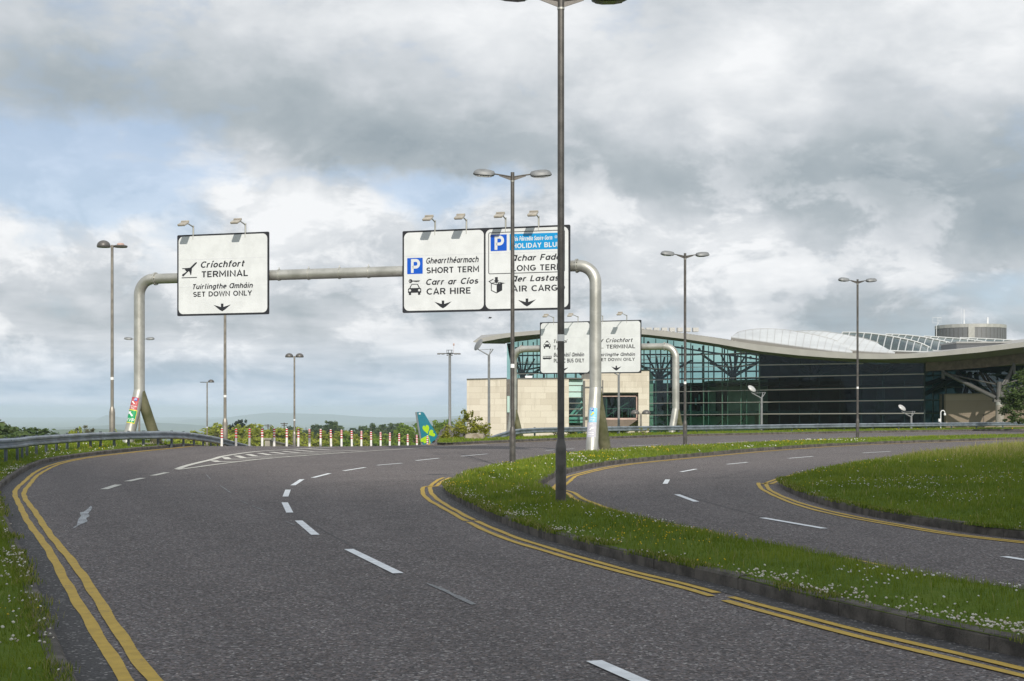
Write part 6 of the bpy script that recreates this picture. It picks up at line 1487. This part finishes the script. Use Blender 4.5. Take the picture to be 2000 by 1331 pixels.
def trunk_mb(h, r0, lobes, seed, low=.35):
    r = random.Random(seed); mb = MB(); bend = [(r.uniform(-.1, .1)*h*.3, r.uniform(-.1, .1)*h*.3) for _ in range(3)]
    sp = [(0, 0, 0), (bend[0][0]*.3, bend[0][1]*.3, h*.25), (bend[1][0]*.6, bend[1][1]*.6, h*.5), (bend[2][0], bend[2][1], h*.8)]
    mb.tube(sp, [r0, r0*.8, r0*.6, r0*.25], 8)
    for l in lobes:
        z0 = min(max(l[2]-l[5]*1.1-h*.08, h*low*.6), h*.6); s0 = Vector((bend[1][0]*.6*z0/h*1.6, bend[1][1]*.6*z0/h*1.6, z0)); e = Vector(l[0:3]); mid = s0.lerp(e, .5)+Vector((r.uniform(-.2, .2), r.uniform(-.2, .2), h*.03)); mb.tube([s0, mid, e], [r0*.42, r0*.28, r0*.08], 6)
        for q in range(4):
            d_ = Vector((r.uniform(-1, 1)*l[3], r.uniform(-1, 1)*l[4], r.uniform(-.2, 1)*l[5]))*.8; mb.tube([mid.lerp(e, r.uniform(.3, 1)), e+d_], [r0*.14, r0*.04], 5)
    return mb
PROTO = {}
def tree_proto(kind, var):
    key = (kind, var)
    if key in PROTO: return PROTO[key]
    r = random.Random(hash(key) % 9973 if False else sum(map(ord, kind))*7+var*131); h = 10.
    lobes = []
    if kind == 'pine':
        for k in range(7): a_ = r.uniform(0, 6.3); q = r.uniform(0, 1.7); z = r.uniform(3.5, 8.6); lobes.append((math.cos(a_)*q, math.sin(a_)*q, z, 2.3-.08*z+r.uniform(0, .6), 2.1, 1.1))
        m, n, s = L_PINE, 3600, .34
    elif kind == 'sparse':
        for k in range(11): a_ = r.uniform(0, 6.3); q = r.uniform(.4, 3.4); lobes.append((math.cos(a_)*q, math.sin(a_)*q, 8.3-q*q*.16+r.uniform(-2., .7), r.uniform(.8, 1.5), r.uniform(.8, 1.4), r.uniform(.6, 1.1)))
        m, n, s = (L_GREY if var % 2 == 0 else L_LIGHT), 2600, .24
    else:
        for k in range(13): a_ = r.uniform(0, 6.3); q = r.uniform(.2, 3.4); lobes.append((math.cos(a_)*q, math.sin(a_)*q, 7.9-q*q*.22+r.uniform(-2.8, .9), r.uniform(1.1, 2.1), r.uniform(1.1, 2.0), r.uniform(.9, 1.6)))
        m = {'light': L_LIGHT, 'fresh': L_FRESH, 'dark': L_DARK}[kind]; n, s = 5200, .36
    t = thing('tree', 'x', 'tree', (0, 0, -500)); trunk_mb(h, .26, lobes, var+5).build('trunk', M_BARK, t, world=False, smooth=60)
    V_, F_, T_ = leaf_cloud(lobes, n, s, var*17+len(kind)); np_mesh('crown', V_, F_, m, 4, T_, t); PROTO[key] = t; t['_new'] = 1
    return t
USED = {}
KTXT = {'light': 'yellow-green bushy tree', 'fresh': 'fresh green leafy tree', 'dark': 'dark green full tree', 'pine': 'blackish evergreen', 'sparse': 'thin half-bare tree'}
def near_word(px):
    i = int(np.argmin([abs(b-px) for b in BX])); return i
LABS = {}
def tree(kind, var, px, top, w, D, zb=None, where=None, grp='trees beyond the crest', stretch=2.5):
    D = D*stretch
    if kind in ('light', 'fresh'): top -= 5
    if kind == 'dark' and px > 500: top -= 2
    p = tree_proto(kind, var)
    if p.get('_new'): del p['_new']; o = p
    else: o = copy_tree(p)
    wd = w*D/F*1.6; sx = wd/8.2; zt = EYE+(HOR-top)/F*D
    zb = zb if zb is not None else float(land(np.array((px-1000)/F*D), np.array(float(D))))-.3
    o.location = ((px-1000)/F*D, D, zb); o.rotation_euler = (0, 0, random.uniform(0, 6.3)); o.scale = (sx, sx, (zt-zb)/9.6); o['group'] = grp
    if where: lab = where
    else:
        i = near_word(px); lab = '%s beyond the crest, behind the %s bollard' % (KTXT[kind], ORD[i])
        if i == 19: lab = KTXT[kind]+(' right of the aircraft tail' if px > 834 else ' just left of the aircraft tail')
    o['label'] = lab; LABS.setdefault(lab, []).append((top, o))
    return o
rt = random.Random(42)
# yellow-green belt on the left, just beyond the crest
for i, (px, top, w, D) in enumerate([(392, 846, 50, 125), (424, 838, 60, 130), (452, 836, 50, 128), (478, 834, 60, 132), (508, 836, 56, 130), (536, 838, 54, 134), (562, 841, 52, 130), (592, 844, 56, 136), (618, 848, 50, 132), (404, 862, 60, 112), (450, 858, 70, 110), (500, 858, 70, 111), (548, 862, 64, 112), (596, 866, 64, 113),
                                     (360, 856, 50, 120), (640, 862, 60, 118)]): tree('light', i % 3, px, top+rt.uniform(-1.5, 1.5), w, D)
tree('sparse', 1, 431, 821, 44, 150, where='pale rounded half-bare tree standing above the belt, left of the tall bare pole'); tree('sparse', 0, 455, 826, 34, 170)
tree('pine', 0, 472, 819, 34, 150, where='blackish evergreen standing alone above the yellow-green belt'); tree('pine', 1, 508, 832, 18, 330); tree('pine', 1, 566, 829, 14, 330)
for i, (px, top, w, D) in enumerate([(520, 839, 34, 340), (545, 836, 36, 330), (575, 834, 34, 320), (600, 826, 42, 250), (628, 829, 34, 270), (648, 823, 44, 245), (665, 828, 36, 255), (690, 836, 34, 280), (708, 832, 30, 290), (725, 823, 44, 240), (742, 829, 34, 250), (768, 829, 44, 260), (788, 838, 40, 300), (612, 838, 40, 230), (680, 842, 50, 225), (756, 843, 46, 225)]):
    tree('dark', i % 3, px, top+rt.uniform(-1, 1), w, D)
for i, (px, top, w, D) in enumerate([(648, 848, 48, 150), (682, 850, 50, 155), (702, 852, 44, 150), (728, 846, 40, 160), (748, 854, 50, 150), (664, 862, 50, 125), (706, 864, 54, 124), (744, 864, 50, 126), (668, 846, 40, 165),
                                     (775, 843, 46, 140), (792, 834, 44, 160), (806, 838, 44, 142), (812, 832, 40, 165), (846, 829, 40, 150), (868, 826, 42, 160), (892, 830, 44, 150), (905, 836, 40, 140), (852, 842, 44, 130), (880, 846, 46, 124), (786, 858, 50, 120), (816, 856, 44, 300), (906, 850, 40, 118)]):
    tree('fresh' if px > 715 or i % 2 else 'light', i % 3, px, top+rt.uniform(-1, 1), w, D)
# left of the gantry
GL2 = 'trees behind the left guardrail'
for px, top, w, D, kd, lab in [(4, 817, 70, 110, 'dark', 'big dark green tree at the left edge behind the guardrail'), (-34, 819, 60, 115, 'dark', 'dark green tree cut by the left edge of the picture'), (46, 828, 36, 120, 'sparse', 'thin half-bare tree just right of the big dark one'), (16, 819, 34, 135, 'sparse', 'bare-topped tree rising behind the big dark one'),
                               (34, 826, 44, 118, 'dark', 'middling dark tree in the left clump'), (74, 834, 40, 140, 'dark', 'small dark tree right of the left clump'), (102, 838, 40, 150, 'dark', 'smallest dark tree at the right end of the left clump'), (58, 843, 50, 130, 'dark', 'low dark bush-like tree under the left clump'),
                               (160, 827, 46, 150, 'sparse', 'lone grey half-bare round tree between the left clump and the lamp'), (150, 841, 28, 95, 'light', 'bright yellow-green shrub in front of the lone grey tree'), (219, 841, 18, 95, 'light', 'small yellow-green shrub behind the lamp foot'), (120, 860, 80, 90, 'light', 'low yellow-green scrub behind the guardrail'), (330, 862, 70, 100, 'light', 'low yellow-green scrub right of the gantry leg'),
                               (368, 851, 40, 118, 'light', 'yellow-green tree where the guardrail starts to fall')]:
    tree(kd, int(px) % 3 if kd == 'dark' else 0 if kd != 'light' else 2, px, top, w*(1.9 if kd == 'dark' else 1.3), D, where=lab, grp=GL2, stretch=1.7)
# several of a kind behind one bollard: told apart by how high they stand
for lab, lst in LABS.items():
    lst.sort(key=lambda q: q[0]); n = len(lst)
    for i, (tp, o) in enumerate(lst):
        if n > 1: o['label'] = ('tallest ' if i == 0 else 'lowest ' if i == n-1 else ('second', 'third', 'fourth', 'fifth', 'sixth', 'seventh')[i-1]+'-tallest ')+lab
# right-hand tree reaching into the frame
c = P(2026, 850, 108); t = thing('tree', 'fresh green tree reaching in from the right edge before the steel canopy', 'tree', (c.x, c.y, c.z-.8)); h = 6.2
lobes = [(-1.2, 0, 3.4, 1.3, 1.2, .8), (-1.9, .2, 2.7, 1.0, 1., .55), (-1.6, -.2, 4.1, 1.1, 1., .7), (0, 0, 4.6, 1.6, 1.5, 1.1), (-.6, .3, 5.3, 1.1, 1., .7), (-1.9, 0, 3.5, .9, .8, .5), (1.2, 0, 3.6, 1.5, 1.3, 1.), (.4, -.3, 2.9, 1.4, 1.2, .7), (-2.3, .1, 2.1, .6, .6, .35), (-1.3, .1, 2.0, .9, .8, .5)]
trunk_mb(h, .09, lobes, 3).build('trunk', M_BARK, t, world=False, smooth=60); V_, F_, T_ = leaf_cloud(lobes, 8500, .12, 77, hollow=.3); np_mesh('crown', V_, F_, L_DARK, 4, T_, t)
# golden bush by the guardrail end
def shrub(label, px, py, D, lobes, n, s, m, seed, name='shrub', cat='shrub', grp=None, k=1.):
    lobes = [tuple(q*k for q in l) for l in lobes]
    c = P(px, py, D); t = thing(name, label, cat, c, 0, grp); mb = MB()
    for l in lobes: mb.tube([(0, 0, -.3), (l[0]*.5, l[1]*.5, l[2]*.5), l[0:3]], [.03, .02, .008], 5)
    mb.build('stems', M_BARK, t, world=False); V_, F_, T_ = leaf_cloud(lobes, n, s, seed, hollow=.3); np_mesh('foliage', V_, F_, m, 4, T_, t); return t
shrub('golden green bush beside the concrete block at the corner of the limestone wall', 908, 872, 77.5, [(-.55, 0, .42, .5, .4, .42), (-.1, .1, .62, .55, .45, .48), (.45, 0, .75, .5, .4, .4), (.75, 0, .6, .4, .35, .3), (.15, 0, 1.1, .3, .3, .35), (-.02, 0, 1.42, .12, .12, .22), (.3, .1, 1.3, .12, .12, .2), (-.75, 0, .3, .35, .3, .28), (.95, 0, .82, .15, .15, .12), (.62, 0, 1.05, .16, .16, .12), (.35, 0, .4, .6, .4, .35)], 4200, .075, L_BUSH, 5, k=1.35)
for i, (px, py, hh, lab) in enumerate([(1084, 850, .42, 'clump of weeds under the guardrail beside the nearest lamp post'), (1114, 851, .3, 'small clump of weeds under the glazed slot'), (1257, 849, .42, 'clump of weeds under the guardrail beneath the limestone block'), (1146, 852, .26, 'low clump of weeds beside the right gantry leg')]):
    shrub(lab, px, py, 84+i*1.5, [(0, 0, hh*.5, .38, .2, hh*.5), (.25, 0, hh*.35, .3, .2, hh*.35), (-.15, 0, hh*.8, .12, .1, hh*.35)], 170, .05, L_BUSH, 20+i, 'weed_clump', 'weeds', 'weeds along the far verge')

# ---------------------------------------------------------------- far hills
def hills(D, depth, line, base, m, seed):
    r = np.random.default_rng(seed); xs_ = np.linspace(-420, 2500, 150); rows = []
    top = np.interp(xs_, [a for a, b in line], [b for a, b in line]); top = top+np.convolve(r.normal(0, 1.1, len(xs_)+8), np.ones(9)/9, 'valid')
    zt_ = EYE+(HOR-top)/F*D
    for k, f in enumerate((0, .25, .5, .75, 1.)):
        prof = math.sin(f*math.pi/2)**1.3; rows.append([((x-1000)/F*D*(1+f*depth/D), D+f*depth-(depth), base+(z-base)*prof+(r.normal(0, 4) if 0 < k < 4 else 0)) for x, z in zip(xs_, zt_)])
    rows.append([((x-1000)/F*D*1.2, D+depth*1.2, base) for x in xs_])
    mb = MB(); mb.grid(rows); return tag(mb.build('hills', m, smooth=60), kind='structure')
M_HILL = groundmat('hill pasture', [(.35, (.035, .06, .03)), (.5, (.07, .10, .04)), (.65, (.11, .13, .06))], .004, .03)
hills(14500, 2500, [(-420, 822), (0, 824), (100, 822), (230, 826), (300, 824), (330, 808), (345, 820), (420, 826), (470, 818), (510, 819), (545, 812), (600, 806), (640, 808), (700, 810), (760, 815), (810, 817), (870, 816), (912, 812), (1100, 812), (1400, 815), (2500, 818)], -230, M_HILL, 1)
hills(8500, 1800, [(-420, 836), (0, 838), (110, 838), (200, 833), (260, 836), (330, 832), (395, 828), (430, 826), (470, 828), (520, 833), (580, 838), (660, 836), (740, 836), (800, 828), (860, 822), (912, 817), (1100, 815), (1600, 826), (2500, 830)], -170, M_HILL, 2)
hills(3600, 700, [(-420, 842), (100, 840), (230, 841), (320, 838), (420, 842), (500, 846), (620, 845), (760, 846), (900, 842), (1200, 842), (2500, 842)], -100, M_HILL, 3)

# a real cloud between the sun and the foreground: the near road lies in its shade
def cloud():
    Dc = 620.; ctr = Vector((1.5, 6, 0))+TO_SUN*Dc; X_ = Vector((1, 0, 0)); F_ = Vector((TO_SUN.x, TO_SUN.y, 0)).normalized(); S_ = Vector((F_.y, -F_.x, 0)); bm = bmesh.new(); r = random.Random(9)
    for k in range(60):
        u = r.uniform(-1, 1); v = r.uniform(-1, 1); c_ = ctr+S_*u*150+F_*(v*24)+Vector((0, 0, r.uniform(-3, 6))); s = r.uniform(12, 19)
        bmesh.ops.create_icosphere(bm, subdivisions=2, radius=1, matrix=Matrix.Translation(c_) @ Matrix.Diagonal((s*1.25, s*1.05, s*.55, 1)))
    me_ = bpy.data.meshes.new('cloud'); bm.to_mesh(me_); bm.free(); me_.materials.append(M_CLOUD); me_.polygons.foreach_set('use_smooth', [True]*len(me_.polygons)); o = bpy.data.objects.new('cloud', me_); COL.objects.link(o); tag(o, kind='stuff')
cloud()

# clear summer air
def haze():
    m = bpy.data.materials.new('haze'); m.use_nodes = True; t = NT(m.node_tree); out = t.n('ShaderNodeOutputMaterial'); v = t.n('ShaderNodeVolumePrincipled', {'Color': (.72, .85, 1., 1), 'Density': .00012, 'Anisotropy': 0.})
    t.nt.links.new(v.outputs[0], out.inputs['Volume'])
    mb = MB(); mb.box((0, 6000, -108.), (36000, 26000, 270)); o = mb.build('haze', m); tag(o, kind='stuff')
haze()
